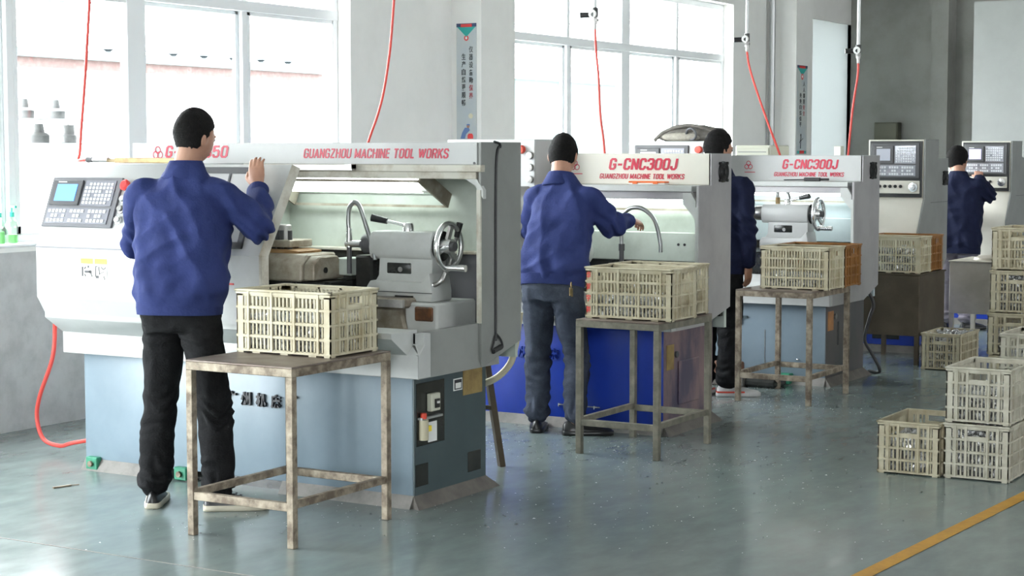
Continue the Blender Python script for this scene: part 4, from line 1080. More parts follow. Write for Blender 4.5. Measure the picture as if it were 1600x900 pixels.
# machined parts heaped in a crate: one shared heap per fill level
HEAPS = {}
def heap(fill, label, loc, size, rot=0):
    name = 'machined_parts'
    if fill not in HEAPS:
        rnd = random.Random(int(fill * 100))
        m = MB(); H = .272 * fill
        lx, ly = .50 / 2 - .022, .34 / 2 - .022
        m.m(1).box(-lx + .01, lx - .01, -ly + .01, ly - .01, .014, .012 + H * .86)  # solid dark core, coloured for the shade between the parts
        m.m(0)
        def ring(c):
            d = Vector((rnd.uniform(-1, 1), rnd.uniform(-1, 1), rnd.uniform(-1, 1))).normalized()
            r = rnd.uniform(.009, .014); h = rnd.uniform(.006, .012); c = Vector(c)
            m.rev([(r * .55, -h), (r, -h), (r, h * .2), (r * .75, h * .3), (r * .75, h), (r * .55, h), (r * .55, -h)], c, d, 8)
        for k in range(520):                                           # along the walls
            s = rnd.choice((-1, 1))
            z = rnd.uniform(.024, .016 + H)
            if rnd.random() < .6: ring((rnd.uniform(-lx, lx), s * (ly - rnd.uniform(.0, .012)), z))
            else: ring((s * (lx - rnd.uniform(.0, .012)), rnd.uniform(-ly, ly), z))
        for k in range(150):
            ring((rnd.uniform(-lx, lx), rnd.uniform(-ly, ly), .012 + H * rnd.uniform(.88, 1.0)))
        o = m.build(name, [M['part'], M['partdark']], None, ang=40)
        HEAPS[fill] = o
    else:
        o = HEAPS[fill].copy(); COL.objects.link(o)
    tag(o, label, 'machined parts', None, 'stuff', loc=loc)
    o.rotation_euler = (0, 0, R(rot)); o.scale = (size[0] / .50, size[1] / .34, size[2] / .272)
def crate(label, x0, y0, sx, sy, z, m, fill=None, flabel=None, rot=0, h=.272):
    """x0,y0 = front left corner; rot 90 turns the short side to the front (sx is then the depth)"""
    if rot == 0: loc = (x0 + sx / 2, y0 + sy / 2, z)
    else: loc = (x0 + sy / 2, y0 + sx / 2, z)
    c = make_crate(label, loc, (sx, sy, h), m, rot)
    if fill: heap(fill, flabel, (loc[0], loc[1], z), (sx, sy, h), rot)
    return c
crate('clean cream plastic crate on the nearest rusty table', -4.84, 5.92, .49, .335, .7285, M['crate'], .50, 'shiny machined parts filling the crate on the nearest table')
CR = crate('dirty cream crate with red characters on its corner, on the second table', -4.405, 8.24, .495, .30, .7065, M['crateold'], .36, 'machined parts in the red-lettered crate on the second table')
crate('dirty cream crate behind the red-lettered one on the second table', -4.425, 8.55, .46, .26, .7065, M['crateold'], .5, 'machined parts in the rear crate on the second table')
for k, ch in enumerate('华谊宇祥'):
    c = text('character', ch, -.247, -.222, .272 - .028 - k * .06 - .036, .272 - .028 - k * .06, -.1702, M['red'], CR, bold=.02)
crate('cream crate in front on the third table', -4.397, 10.57, .455, .275, .7085, M['crate'], .28, 'machined parts in the cream crate on the third table')
crate('orange brown crate standing behind the cream one on the third table', -4.397, 10.855, .455, .30, .7085, M['cratebrown'])
crate('yellowed cream crate in front on the dark brown box table', -4.56, 12.83, .475, .27, .6755, M['crate'], .62, 'machined parts in the crate on the brown box table')
crate('orange brown crate behind the cream one on the dark box table', -4.555, 13.12, .465, .28, .6755, M['cratebrown'])
crate('single cream crate on the floor beside the dark brown box table', -3.995, 12.62, .46, .285, 0, M['crateold'], .90, 'dull parts heaped to the brim of the single crate by the box table', 90, .268)
crate('leftmost crate of the front group, alone on the floor with an empty upper half', -2.88, 8.435, .46, .305, 0, M['crateold'], .58, 'machined parts in the leftmost floor crate of the front group', 90, .262)
crate('lower crate of the front stack of two by the yellow line', -2.553, 8.455, .47, .31, 0, M['crategrey'], .80, 'machined parts in the lower crate of the front stack', 90, .272)
crate('upper crate of the front stack of two by the yellow line', -2.55, 8.455, .47, .308, .2735, M['crategrey'], .50, 'machined parts in the upper crate of the front stack', 90, .272)
crate('bottom crate of the pair behind the front stack', -2.77, 10.2, .47, .31, 0, M['crategrey'], None, None, 90, .27)
crate('greyish upper crate of the pair between the front stack and the tall stack', -2.77, 10.2, .47, .31, .2715, M['crategrey'], .5, 'machined parts in the upper crate of the middle pair', 90, .27)
for k, (lb, mm, fl) in enumerate((('lowest crate of the tall stack at the right edge', 'crateold', None), ('second crate from the floor in the tall stack at the right', 'crateold', .5),
                                  ('third crate from the floor in the tall stack at the right', 'crateold', .8), ('topmost crate of the tall stack at the right edge', 'crateold', .0))):
    crate(lb, -3.165 + (.004, -.012, .0, .006)[k], 11.4, .47, .33, k * .2735, M[mm], fl, 'machined parts in the %s crate of the tall stack' % ('lowest', 'second', 'third', 'top')[k], 90, .272)

# ------------------------------------------------------------------ air hoses
def air_drop(label, pts, reg=None, top=None):
    o = Vector(pts[0])
    t = thing('air_hose', label, 'air hose', tuple(o), group='red air hoses hanging from the ceiling')
    q = [Vector(p) - o for p in pts]
    MB().tube(spline(q, 8), .0085 if reg else .0075, 8).build('hose', M['redhose'], t, ang=60)
    if reg:
        z = CEIL - o.z
        MB().cyl((0, 0, .10), (0, 0, z), .012).build('drop_pipe', M['pipe'], t)
        MB().cyl((0, 0, -.005), (0, 0, .03), .010).cyl((0, 0, .03), (0, 0, .10), .016).cyl((0, 0, .045), (0, 0, .06), .022, n=6).build('coupling', M['steel'], t)
        b = MB().cyl((-.01, -.02, .085), (.012, -.03, .085), .02).cyl((0, 0, .07), (0, 0, .13), .019).cyl((-.085, -.045, .083), (.0, 0, .085), .018).build('regulator', M['black'], t)
        MB().cyl((.0, -.03, .088), (.0, -.042, .088), .026).build('gauge', M['paper'], b)
    else:
        MB().cyl((0, 0, 0), (0, 0, CEIL - o.z), .007).build('drop_pipe', M['redhose'], t)
air_drop('thin pink-red hose hanging at the left window above the nearest lathe', [(-6.30, 6.62, 2.45), (-6.314, 6.62, 2.319), (-6.353, 6.62, 1.943), (-6.385, 6.62, 1.691), (-6.398, 6.62, 1.57), (-6.40, 6.61, 1.534), (-6.37, 6.60, 1.53), (-6.335, 6.60, 1.533)])
air_drop('red hose dropping in front of the white pier behind the nearest lathe', [(-5.37, 7.9, 2.45), (-5.382, 7.9, 2.30), (-5.404, 7.9, 2.103), (-5.442, 7.9, 1.902), (-5.485, 7.9, 1.767), (-5.548, 7.9, 1.62), (-5.62, 7.9, 1.4), (-5.72, 7.75, .9), (-5.7, 7.46, .8)])
air_drop('red hose with gauge hanging behind the second lathe', [(-5.234, 9.9, 2.331), (-5.228, 9.9, 2.2), (-5.21, 9.9, 2.035), (-5.196, 9.9, 1.798), (-5.168, 9.9, 1.60), (-5.15, 9.9, 1.3), (-5.12, 9.7, 1.0), (-5.1, 9.58, .95)], True)
air_drop('red hose with gauge slanting towards the right behind the third lathe', [(-5.285, 12.4, 2.313), (-5.265, 12.4, 2.2), (-5.216, 12.4, 2.052), (-5.12, 12.4, 1.80), (-5.013, 12.4, 1.542), (-4.95, 12.4, 1.35), (-4.92, 12.32, 1.0), (-4.92, 12.26, .95)], True)
air_drop('red hose with gauge hanging before the grey end wall', [(-4.495, 12.6, 2.217), (-4.499, 12.6, 2.115), (-4.53, 12.6, 1.906), (-4.55, 12.6, 1.70), (-4.563, 12.6, 1.543), (-4.58, 12.58, 1.3), (-4.60, 12.4, 1.0), (-4.60, 12.26, .95)], True)
rh = thing('air_hose', 'bright red hose looping from the nearest lathe down to the floor at left', 'air hose', (-6.60, 6.75, 0))
MB().tube(spline([(-.07, -.05, .80), (-.12, 0, .665), (-.142, 0, .505), (-.239, 0, .297), (-.26, 0, .177), (-.215, 0, .075), (-.10, 0, .05), (0, 0, .075), (.20, .1, .11), (.28, .1, .11)], 8), .011).build('hose', M['redhose'], rh, ang=60)

# ------------------------------------------------------------------ small things on the floor
pr_ = thing('prop_stand', 'dark brown angle iron stand leg leaning behind the nearest lathe', 'stand', (-4.56, 7.62, 0))
MB().bar((0, .02, 0), (-.06, -.06, .64), .035, .03).build('leg', M['brownbox'], pr_)
MB().bar((-.28, -.02, 0), (-.22, -.06, .64), .035, .03).build('leg', M['brownbox'], pr_)
MB().box(-.26, -.02, -.075, -.04, .60, .64).build('top_bar', M['brownbox'], pr_)
MB().bar((-.25, -.035, .30), (-.03, -.03, .30), .02, .02).build('cross_bar', M['brownbox'], pr_)
sk = MB().bar((0, 0, .004), (.026, .09, .004), .012, .007).bar((.026, .09, .004), (.05, .12, .005), .005, .004).build('metal_scrap', M['rust'])
tag(sk, 'short brown scrap stick on the bright floor at left', 'scrap', loc=(-6.065, 6.06, 0))
pl_ = thing('scrap_pile', 'rusty block and scrap pile beside the white-shoed worker under the third lathe', 'scrap pile', (-4.72, 11.15, 0))
MB().box(-.30, .02, -.12, .12, 0, .07).build('lower_block', M['darkplinth'], pl_, bevel=.01)
MB().box(-.28, -.06, -.10, .08, .07, .15).build('rusty_block', mat('red_brown_brick', (.22, .10, .06), (.14, .07, .045), 12, .8), pl_, bevel=.008)
MB().box(.0, .24, -.10, .10, .0, .06).build('wedge', M['innerdark'], pl_, bevel=.02)
for nm, (cx, cy, n, rx, ry) in {'metal_shavings': (0, 0, 300, 1, 1)}.items():
    m = MB(); rnd = random.Random(3)
    def fleck(x, y, s):
        a = rnd.uniform(0, 6.28); dx, dy = math.cos(a) * s, math.sin(a) * s
        m.add([(x - dx, y - dy, .0012), (x + dy * .5, y - dx * .5, .0012 + s * .4), (x + dx, y + dy, .0012), (x - dy * .5, y + dx * .5, .002)], [(0, 1, 2, 3)])
    for (cx, cy, sx, sy, n) in ((-4.0, 8.2, .65, .5, 420), (-4.2, 6.5, .7, .5, 160), (-4.3, 10.5, .6, .5, 240), (-3.4, 7.6, 1.0, .9, 150), (-4.9, 8.3, .5, .5, 160), (-2.8, 7.4, .6, .8, 60), (-4.9, 5.9, .4, .4, 60), (-4.7, 11.1, .3, .1, 120)):
        for k in range(n): fleck(rnd.gauss(cx, sx * .6), rnd.gauss(cy, sy * .6), abs(rnd.gauss(.0035, .002)) + .0012)
    tag(m.build(nm, M['chip']), 'tiny bright metal shavings scattered over the floor', 'metal shavings', None, 'stuff')
wk = thing('round_tray', 'round grey metal tray lying on the pale box table near the farthest worker', 'tray', (-4.0, 14.5, .695))
MB().rev([(.001, 0), (.16, 0), (.155, .02), (.10, .035), (.001, .038)], (0, 0, 0), (0, 0, 1), 24).build('tray_body', M['greybox'], wk)

# ------------------------------------------------------------------ people
def ring_pts(c, u, v, a, b, n=24, pw=2.4):
    out = []
    for k in range(n):
        t = 2 * math.pi * k / n
        ct, st = math.cos(t), math.sin(t)
        x = math.copysign(abs(ct) ** (2 / pw), ct) * a; y = math.copysign(abs(st) ** (2 / pw), st) * b
        out.append(Vector(c) + Vector(u) * x + Vector(v) * y)
    return out
def limb(mb, pts, rad, n=16, sub=5):
    P = spline(pts, sub); k = len(pts) - 1
    rr = []
    for i in range(len(P)):
        t = i / (len(P) - 1) * k; j = min(int(t), k - 1); f = t - j; f = f * f * (3 - 2 * f)
        rr.append(rad[j] * (1 - f) + rad[j + 1] * f)
    mb.tube(P, rr, n)
    mb.sph(P[0], rr[0], 14, 8); mb.sph(P[-1], rr[-1], 14, 8)
def fuse(mb, name, voxel, smooth, m, parent, disp=None):
    """melt overlapping pieces into one continuous skin"""
    me = bpy.data.meshes.new(name)
    me.from_pydata([tuple(v) for v in mb.v], [], mb.f)
    bm = bmesh.new(); bm.from_mesh(me); bmesh.ops.recalc_face_normals(bm, faces=bm.faces); bm.to_mesh(me); bm.free()
    o = bpy.data.objects.new(name, me); COL.objects.link(o)
    r = o.modifiers.new('r', 'REMESH'); r.mode = 'VOXEL'; r.voxel_size = voxel
    s = o.modifiers.new('s', 'SMOOTH'); s.iterations = smooth; s.factor = .5
    bpy.context.view_layer.update()
    new = bpy.data.meshes.new_from_object(o.evaluated_get(bpy.context.evaluated_depsgraph_get()))
    bpy.data.objects.remove(o); bpy.data.meshes.remove(me)
    new.name = name
    if disp:
        nr = [v.normal.copy() for v in new.vertices]
        for v, q in zip(new.vertices, nr): v.co = v.co + q * disp(v.co, q)
    new.materials.clear(); new.materials.append(m)
    finish(new, 180)
    o = bpy.data.objects.new(name, new); COL.objects.link(o); o.parent = parent
    return o

def hand(mb, wr, d, n, side, curl=.5, spread=.1, thumb=1.0, sc=1.0):
    """palm and five fingers: d along the hand, n out of the back of the hand, side towards the thumb"""
    wr, d, n, s = Vector(wr), Vector(d).normalized(), Vector(n), Vector(side)
    n = (n - d * n.dot(d)).normalized(); s = d.cross(n) if d.cross(n).dot(s) > 0 else n.cross(d)
    P = lambda a, b, c: wr + (d * a + s * b + n * c) * sc
    rings = []
    for a, hw, ht in ((-.015, .024, .019), (.015, .030, .018), (.05, .039, .016), (.085, .041, .014), (.097, .038, .011)):
        rings.append([P(a, hw * math.cos(t), ht * math.sin(t)) for t in [2 * math.pi * k / 16 for k in range(16)]])
    mb.loft(rings)
    for b, ln, r in ((.029, .068, .0088), (.010, .076, .0092), (-.010, .070, .0088), (-.029, .055, .0080)):
        p = P(.085, b, 0); dirn = (d + s * (b * spread * 12)).normalized(); pts = [p]; rad = [r * 1.05]
        a = .25 * curl
        for q, f in enumerate((.45, .32, .23)):
            a += curl * (.55 if q else .2)
            v = dirn * math.cos(a) - n * math.sin(a)
            p = p + v * ln * f * sc; pts.append(p); rad.append(r * (1 - .09 * (q + 1)))
        limb(mb, pts, [x * sc for x in rad], 10, 3)
    t0 = P(.022, .026, -.004); t1 = P(.055, .052, -.012); t2 = P(.085, .056 - .01 * thumb, -.020 - .006 * thumb)
    limb(mb, [t0, t1, t2], [.0125 * sc, .0105 * sc, .0088 * sc], 10, 3)

def head_xf(c, yaw, pitch, roll=0):
    Mx = Matrix.Translation(Vector(c)) @ Matrix.Rotation(yaw, 4, 'Z') @ Matrix.Rotation(pitch, 4, 'X') @ Matrix.Rotation(roll, 4, 'Y')
    return lambda p: Mx @ Vector(p)
def skull(p, sx=.076, sy=.097, sz=.118):
    """unit sphere -> head; face looks along +y"""
    x, y, z = p
    X_, Y_, Z_ = x * sx, y * sy, z * sz
    if z < 0:
        k = -z
        X_ *= 1 - .30 * k * k
        if y < 0: Y_ *= 1 - .38 * k
        else: Y_ *= 1 - .06 * k
        Y_ += .014 * k
    else: Y_ -= .008 * z
    return Vector((X_, Y_, Z_))

def person(label, root, cfg):
    g = Vector(root)
    t = thing('person', label, 'person', tuple(root))
    W = lambda p: Vector(p) - g
    C_ = {k: (W(v) if isinstance(v, tuple) and len(v) == 3 and isinstance(v[0], (int, float)) else v) for k, v in cfg.items()}
    f = Vector((-math.sin(R(cfg['yaw'])), math.cos(R(cfg['yaw'])), 0)); rt = Vector((f.y, -f.x, 0))
    pel, che, nek, hed = C_['pelvis'], C_['chest'], C_['neck'], C_['head']
    Ls, Rs = C_['shl'], C_['shr']
    # ---- body (skin): one continuous figure
    b = MB()
    UP_ = (nek - pel).normalized(); fb = (f - UP_ * f.dot(UP_)).normalized()
    tors = [(pel + V(0, 0, -.06), .12, .085), (pel, .145, .095), (pel.lerp(che, .5), .135, .085), (che, .145, .085), (che.lerp(nek, .6), .10, .055), (nek, .055, .055)]
    b.loft([ring_pts(c, rt, fb, a, d) for c, a, d in tors])
    limb(b, [nek - UP_ * .03, hed.lerp(nek, .45) - f * .012, hed - V(0, 0, .03) - f * .012], [.062, .056, .056])
    for sh, el, wr in ((Ls, C_['ell'], C_['wrl']), (Rs, C_['elr'], C_['wrr'])):
        limb(b, [sh.lerp(che, .35) - V(0, 0, .02), sh - V(0, 0, .025), sh.lerp(el, .5), el, el.lerp(wr, .45), wr], [.036, .036, .036, .033, .033, .026])
    for hp, kn, an in ((C_['hipl'], C_['knl'], C_['anl']), (C_['hipr'], C_['knr'], C_['anr'])):
        limb(b, [hp, hp.lerp(kn, .5), kn, kn.lerp(an, .4), an], [.075, .065, .05, .048, .034])
    for s in 'lr':
        hd = cfg.get('hand' + s)
        if hd: hand(b, C_['wr' + s], hd[0], hd[1], hd[2], hd[3], thumb=hd[4] if len(hd) > 4 else 1, sc=1.0)
    H = head_xf(hed, R(cfg['hyaw']), R(cfg.get('hpitch', 0)), R(cfg.get('hroll', 0)))
    k0 = b.mark()
    b.sph((0, 0, 0), 1, 36, 26); b.xf(skull, k0)
    k1 = b.mark()
    b.loft([[Vector((x * .013 * q, .090 + y * .5 * q, z)) for x, y in ((-1, 0), (0, .05 * q), (1, 0), (0, -.03))] for z, q in ((.018, .5), (-.005, .8), (-.026, 1.1), (-.034, .7))])
    b.sph((0, .088, -.06), (.024, .012, .008), 12, 8)                                     # lips
    for s in (-1, 1):
        b.sph((s * .030, .084, .022), (.020, .008, .006), 10, 6)                           # brows
        k2 = b.mark(); b.sph((0, 0, 0), (.008, .021, .032), 12, 10)
        b.xf(lambda p: Vector((s * (.076 + p.y * -.30 * 1 if p.y < 0 else .076) + p.x, p.y - .006, p.z - .006 + .15 * p.y)), k2)
    b.xf(H, k0)
    body = fuse(b, 'body', .0052, 3, M['skin'], t)
    for s in (-1, 1):
        MB().sph((0, 0, 0), .0125, 12, 8).xf(lambda p: H(p + V(s * .030, .0805, .006))).build('eye', M['ink'], t)
    # ---- hair: close-cropped cap
    hl = cfg.get('hair', .008)
    hm = MB()
    nu, nv = 48, 30
    vs = []; idx = {}
    def inside(p):
        # hairline: high on the forehead, down the sides past the ears, to the nape
        x, y, z = p
        z += .10 * noise.noise(Vector(p) * 6)
        return z > (.48 if y > .55 else (-.18 + max(0, y + .1) * 1.0 if y > -.15 else -.56 + .25 * (y + .9)))
    for j in range(nv + 1):
        a = -math.pi / 2 + math.pi * j / nv
        for i in range(nu):
            tt = 2 * math.pi * i / nu
            p = Vector((math.cos(a) * math.cos(tt), math.cos(a) * math.sin(tt), math.sin(a)))
            n_ = .5 + .5 * noise.noise(p * 7)
            ear = abs(p.x) > .85 and -.35 < p.y < .25 and p.z < .2
            th = hl * (.55 + .45 * min(1, max(0, (p.z + .5) * 1.2))) * (1 + .35 * n_)
            if p.z > .6: th *= 1.25
            q = skull(p); d = q.normalized()
            ins = inside(p)
            idx[(j, i)] = len(vs); vs.append((H(q + d * (th if ins else -.006)), ins))
    fs = []
    for j in range(nv):
        for i in range(nu):
            q = [idx[(j, i)], idx[(j, (i + 1) % nu)], idx[(j + 1, (i + 1) % nu)], idx[(j + 1, i)]]
            if any(vs[k][1] for k in q): fs.append(q)
    hm.add([v for v, _ in vs], fs)
    ho = hm.build('hair', M['hair'], t, ang=180)
    # ---- jacket
    j = MB()
    a0, a1, a2, a3 = cfg.get('girth', (.185, .205, .215, .195)); dp = cfg.get('depth', .125)
    hem = C_['hem']
    rg = [(hem, a0, dp), (hem.lerp(che, .3), a1, dp * 1.10), (hem.lerp(che, .65), a2, dp * 1.10), (che, a2, dp * 1.05), (che.lerp((Ls + Rs) / 2, .75), a3, dp * .88),
          (((Ls + Rs) / 2).lerp(nek, .55) , .115, dp * .68), (nek + UP_ * .015, .07, .07)]
    sd = (Rs - Ls).normalized()
    rings = []
    for k, (c, a, d) in enumerate(rg):
        w_ = min(1, k / 4); ax = (rt * (1 - w_) + sd * w_).normalized()
        rings.append(ring_pts(c, ax, fb, a, d, 28, 2.5))
    j.loft(rings)
    for sh, el, wr in ((Ls, C_['ell'], C_['wrl']), (Rs, C_['elr'], C_['wrr'])):
        q = cfg.get('sleeve', 1.0)
        inn = sh.lerp((Ls + Rs) / 2, .35) - V(0, 0, .01)
        limb(j, [inn, sh - V(0, 0, .015), sh.lerp(el, .5), el, el.lerp(wr, .5), el.lerp(wr, .9)], [.068 * q, .066 * q, .069 * q, .066 * q, .060 * q, .050 * q], 18)
    seed = V(*[random.uniform(0, 50) for _ in range(3)])
    elb = [C_['ell'], C_['elr']]
    def jd(p, n_):
        w_ = 1 - min(1, max(0, (p.z - hem.z - .02) / .06))
        q = p + seed
        f1 = abs(noise.noise(Vector((q.x * 8 + q.z * 2.5, q.y * 8, q.z * 2.6))))
        f2 = abs(noise.noise(Vector((q.x * 5 - q.z * 6, q.y * 6 + q.z * 4, q.z * 5 + 9))))
        d = .030 * (.22 - f1) + .020 * (.22 - f2) + .006 * noise.noise(q * 17)
        for e in elb:
            dd = (p - e).length
            if dd < .17: d += .012 * (1 - dd / .17) * math.sin((q.x + q.y * .6 + q.z * 1.2) * 75 + 5 * noise.noise(q * 7))
        low = max(0, 1 - abs(p.z - hem.z - .09) / .11)
        d += .010 * low * math.sin(q.x * 45 + q.y * 30 + 6 * noise.noise(q * 4)) * .7
        up = max(0, 1 - (nek - p).length / .16)
        return d * (1 - .9 * w_) * (1 - .7 * up) + .012 * low
    jk = fuse(j, 'jacket', .009, 5, M[cfg['jmat']], t, jd)
    wb = MB()
    z0 = hem + V(0, 0, -.012); z1 = hem + V(0, 0, .045)
    wb.loft([ring_pts(c, rt, fb, a, d, 48, 2.5) for c, a, d in ((z0, a0 - .002, dp - .001), (z0, a0 + .007, dp + .008), (z0.lerp(z1, .5), a0 + .010, dp + .011), (z1, a0 + .009, dp + .010), (z1, a0 - .002, dp - .001))], cap=False)
    wb.build('waistband', M[cfg['jmat']], jk, ang=60)
    co = MB()
    cr = []
    for hgt, a, d in ((-.060, .100, .092), (-.052, .106, .098), (-.015, .088, .084), (.012, .077, .074), (.020, .072, .070), (.014, .066, .064), (-.03, .064, .062)):
        cc = nek + UP_ * hgt - f * .004
        cr.append([p + V(0, 0, -.030 * max(0, (p - cc).dot(f) / .08)) for p in ring_pts(cc, rt, fb, a, d, 32, 2)])
    co.loft(cr, cap=False).build('collar', M[cfg['jmat']], jk, ang=60)
    for el, wr in ((C_['ell'], C_['wrl']), (C_['elr'], C_['wrr'])):
        dv = (wr - el).normalized()
        q0 = wr - dv * .055
        MB().rev([(.030, .0), (.045, 0), (.046, .02), (.043, .045), (.036, .046), (.030, .03)], q0, dv, 24).build('cuff', M[cfg['jmat']], jk, ang=60)
    # ---- trousers
    tr = MB()
    hp = (C_['hipl'] + C_['hipr']) / 2
    ta = cfg.get('hipw', .172)
    top = hem + V(0, 0, .03)
    tr.loft([ring_pts(c, rt, fb, a, d, 24, 2.5) for c, a, d in ((top, ta - .012, dp - .018), (top.lerp(hp, .5), ta, dp - .008), (hp, ta + .002, dp), (hp - V(0, 0, .07), ta * .86, dp * .85))])
    lr = cfg.get('legr', (.092, .088, .076, .073, .071, .078))
    for h_, kn, an in ((C_['hipl'], C_['knl'], C_['anl']), (C_['hipr'], C_['knr'], C_['anr'])):
        e_ = an + V(0, 0, .035)
        limb(tr, [h_, h_.lerp(kn, .5), kn, kn.lerp(an, .5), kn.lerp(an, .85), e_], lr, 18)
    kz = (C_['knl'].z + C_['knr'].z) / 2
    def td(p, n_):
        q = p + seed
        k1_ = max(0, 1 - abs(p.z - kz + .04) / .16); k2_ = max(0, 1 - abs(p.z - .14) / .13); k3_ = max(0, 1 - abs(p.z - hp.z + .10) / .10)
        wv = math.sin(q.z * 95 + 9 * noise.noise(Vector((q.x * 9, q.y * 9, q.z * 6))) + q.x * 25) * (.4 + 1.2 * abs(noise.noise(q * 8)))
        return .009 * noise.noise(q * 9) + wv * (.009 * k1_ + .012 * k2_ + .006 * k3_) + .018 * (.25 - abs(noise.noise(Vector((q.x * 9, q.y * 9, q.z * 3)))))
    tro = fuse(tr, 'trousers', .0095, 2, M[cfg['tmat']], t, td)
    # ---- shoes
    for s, an in (('l', C_['anl']), ('r', C_['anr'])):
        ya = R(cfg['foot' + s]); fd = Vector((-math.sin(ya), math.cos(ya), 0)); sd_ = Vector((fd.y, -fd.x, 0))
        o = Vector((an.x, an.y, 0)) - fd * .058
        up_ = []; so = []
        for (l, hw, z1_) in ((-.012, .018, .055), (.0, .030, .075), (.04, .036, .088), (.085, .038, .085), (.13, .043, .068), (.19, .047, .052), (.235, .042, .042), (.258, .026, .034), (.266, .010, .026)):
            c = o + fd * l
            zb = .018
            up_.append([c + sd_ * (hw * math.cos(a) * (1 - .30 * max(0, math.sin(a)))) + V(0, 0, zb + (z1_ - zb) * max(0, math.sin(a)) - .004 * (math.sin(a) < 0)) for a in [2 * math.pi * k / 18 for k in range(18)]])
            w2 = hw + .006
            so.append([c + fd * (.006 if l > .2 else -.004 if l < 0 else 0) + sd_ * x * w2 + V(0, 0, z) for x, z in ((-.94, 0.0005), (.94, .0005), (1, .012), (.97, .026), (-.97, .026), (-1, .012))])
        sh = MB().loft(up_).build('shoe', M[cfg['shoe'][0]], t, ang=80)
        MB().loft(so).build('sole', M[cfg['shoe'][1]], sh, bevel=.003, ang=50)
        la = MB()
        for q in (.085, .105, .125, .145): la.tube([o + fd * q + sd_ * -.022 + V(0, 0, .086 - (q - .085) * .42), o + fd * (q + .008) + V(0, 0, .092 - (q - .085) * .42), o + fd * q + sd_ * .022 + V(0, 0, .086 - (q - .085) * .42)], .0028, 6)
        la.build('laces', M[cfg['shoe'][2]], sh)
        if len(cfg['shoe']) > 3:
            MB().loft([[c_ + sd_ * x * w3 + V(0, 0, z) for x, z in ((-1.0, .026), (1.0, .026), (1.0, .036), (-1.0, .036))] for c_, w3 in ((o - fd * .014, .030), (o + fd * .03, .041), (o + fd * .085, .043), (o + fd * .13, .047), (o + fd * .16, .048))]).build('red_stripe', M[cfg['shoe'][3]], sh)
    return t, H

P1, H1 = person('person in navy jacket and black trousers, hand on the door of the nearest lathe', (-5.2, 5.97, 0), dict(
    yaw=22, pelvis=(-5.215, 6.0, .92), hem=(-5.215, 5.99, .878), chest=(-5.20, 6.0, 1.25), neck=(-5.20, 6.03, 1.515), head=(-5.180, 6.06, 1.638), hyaw=-8, hpitch=-12, hroll=4,
    shl=(-5.40, 5.95, 1.405), shr=(-5.005, 6.05, 1.405), ell=(-5.50, 6.04, 1.165), wrl=(-5.56, 6.20, 1.21), elr=(-4.90, 6.16, 1.235), wrr=(-5.055, 6.34, 1.415),
    handr=((-.12, .10, .45), (.25, -1, .1), (-1, 0, .3), .55, .6), handl=((-.15, .5, .88), (0, -.88, .5), (1, 0, 0), .35),
    hipl=(-5.305, 5.99, .86), hipr=(-5.125, 6.01, .86), knl=(-5.36, 6.02, .47), knr=(-5.085, 6.06, .47), anl=(-5.375, 5.985, .09), anr=(-5.065, 6.065, .09),
    footl=34, footr=-50, girth=(.178, .198, .218, .205), depth=.128, jmat='navy', tmat='blackjean', shoe=('shoeblack', 'sole', 'mgrey')))
P2, H2 = person('person in a navy work jacket and dark jeans reaching into the second lathe', (-4.83, 8.68, 0), dict(
    yaw=10, pelvis=(-4.865, 8.70, .86), hem=(-4.865, 8.70, .835), chest=(-4.845, 8.76, 1.18), neck=(-4.875, 8.82, 1.435), head=(-4.893, 8.875, 1.55), hyaw=12, hpitch=-18,
    shl=(-5.02, 8.80, 1.33), shr=(-4.665, 8.80, 1.335), ell=(-5.13, 8.93, 1.10), wrl=(-5.12, 9.13, 1.10), elr=(-4.60, 8.88, 1.165), wrr=(-4.585, 9.09, 1.185),
    handr=((.15, .9, -.12), (.4, -.1, .9), (-1, 0, .2), .9), handl=((-.05, 1, 0), (0, -.3, 1), (1, 0, 0), .6),
    hipl=(-4.95, 8.70, .80), hipr=(-4.775, 8.70, .80), knl=(-4.965, 8.72, .44), knr=(-4.74, 8.76, .44), anl=(-4.96, 8.70, .085), anr=(-4.715, 8.70, .085),
    footl=25, footr=-58, girth=(.172, .188, .195, .178), depth=.122, jmat='navy', tmat='denim', shoe=('shoeblack', 'shoeblack', 'black'), legr=(.090, .084, .072, .068, .064, .068)))
MB().torus((.165, -.125, .845), (1, .4, 0), .018, .003, 16, 6).box(.158, .166, -.135, -.125, .79, .835).box(.168, .174, -.13, -.12, .785, .83).build('key_ring', M['brass'], P2)
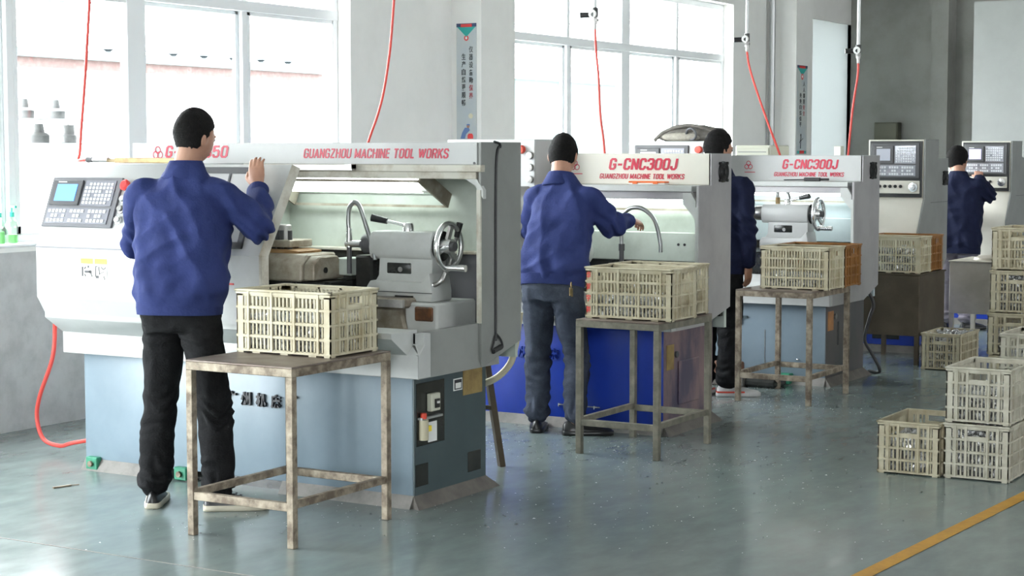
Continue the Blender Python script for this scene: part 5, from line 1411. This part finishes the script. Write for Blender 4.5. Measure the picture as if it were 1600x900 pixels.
P3, H3 = person('person in dark navy jacket and white trainers, mostly hidden behind the second lathe', (-4.665, 10.55, 0), dict(
    yaw=8, pelvis=(-4.710, 10.6, .86), hem=(-4.710, 10.6, .80), chest=(-4.715, 10.62, 1.22), neck=(-4.725, 10.64, 1.475), head=(-4.740, 10.67, 1.585), hyaw=-25, hpitch=-8,
    shl=(-4.910, 10.60, 1.375), shr=(-4.540, 10.62, 1.365), ell=(-4.985, 10.62, 1.09), wrl=(-4.965, 10.72, .86), elr=(-4.510, 10.60, 1.08), wrr=(-4.510, 10.63, .855),
    handr=((.0, .12, -1), (1, -.2, 0), (0, 1, 0), .55), handl=((0, .12, -1), (-1, 0, 0), (0, 1, 0), .5),
    hipl=(-4.800, 10.6, .80), hipr=(-4.630, 10.6, .80), knl=(-4.800, 10.62, .45), knr=(-4.630, 10.63, .45), anl=(-4.785, 10.58, .09), anr=(-4.620, 10.58, .09),
    footl=10, footr=-55, girth=(.170, .182, .190, .182), depth=.125, jmat='navydark', tmat='blackjean', shoe=('shoewhite', 'shoewhite', 'mgrey', 'redtrim'), hair=.011))
P4, H4 = person('person in a long dark navy jacket pressing keys at the farthest lathe', (-4.610, 15.62, 0), dict(
    yaw=6, pelvis=(-4.630, 15.62, .83), hem=(-4.630, 15.62, .68), chest=(-4.630, 15.64, 1.13), neck=(-4.650, 15.67, 1.375), head=(-4.680, 15.72, 1.482), hyaw=-20, hpitch=-14,
    shl=(-4.830, 15.62, 1.275), shr=(-4.460, 15.66, 1.285), ell=(-4.890, 15.72, 1.03), wrl=(-4.830, 15.92, 1.02), elr=(-4.395, 15.72, 1.185), wrr=(-4.545, 15.93, 1.335),
    handr=((-.25, .8, .5), (.2, -.5, .8), (-1, 0, 0), .5), handl=((.1, 1, .1), (0, -.2, 1), (1, 0, 0), .5),
    hipl=(-4.720, 15.62, .76), hipr=(-4.545, 15.62, .76), knl=(-4.730, 15.63, .43), knr=(-4.540, 15.66, .43), anl=(-4.730, 15.60, .085), anr=(-4.530, 15.60, .085),
    footl=12, footr=-30, girth=(.185, .20, .205, .182), depth=.13, jmat='navydark', tmat='greytrouser', shoe=('shoeblack', 'shoeblack', 'black'), hair=.018))
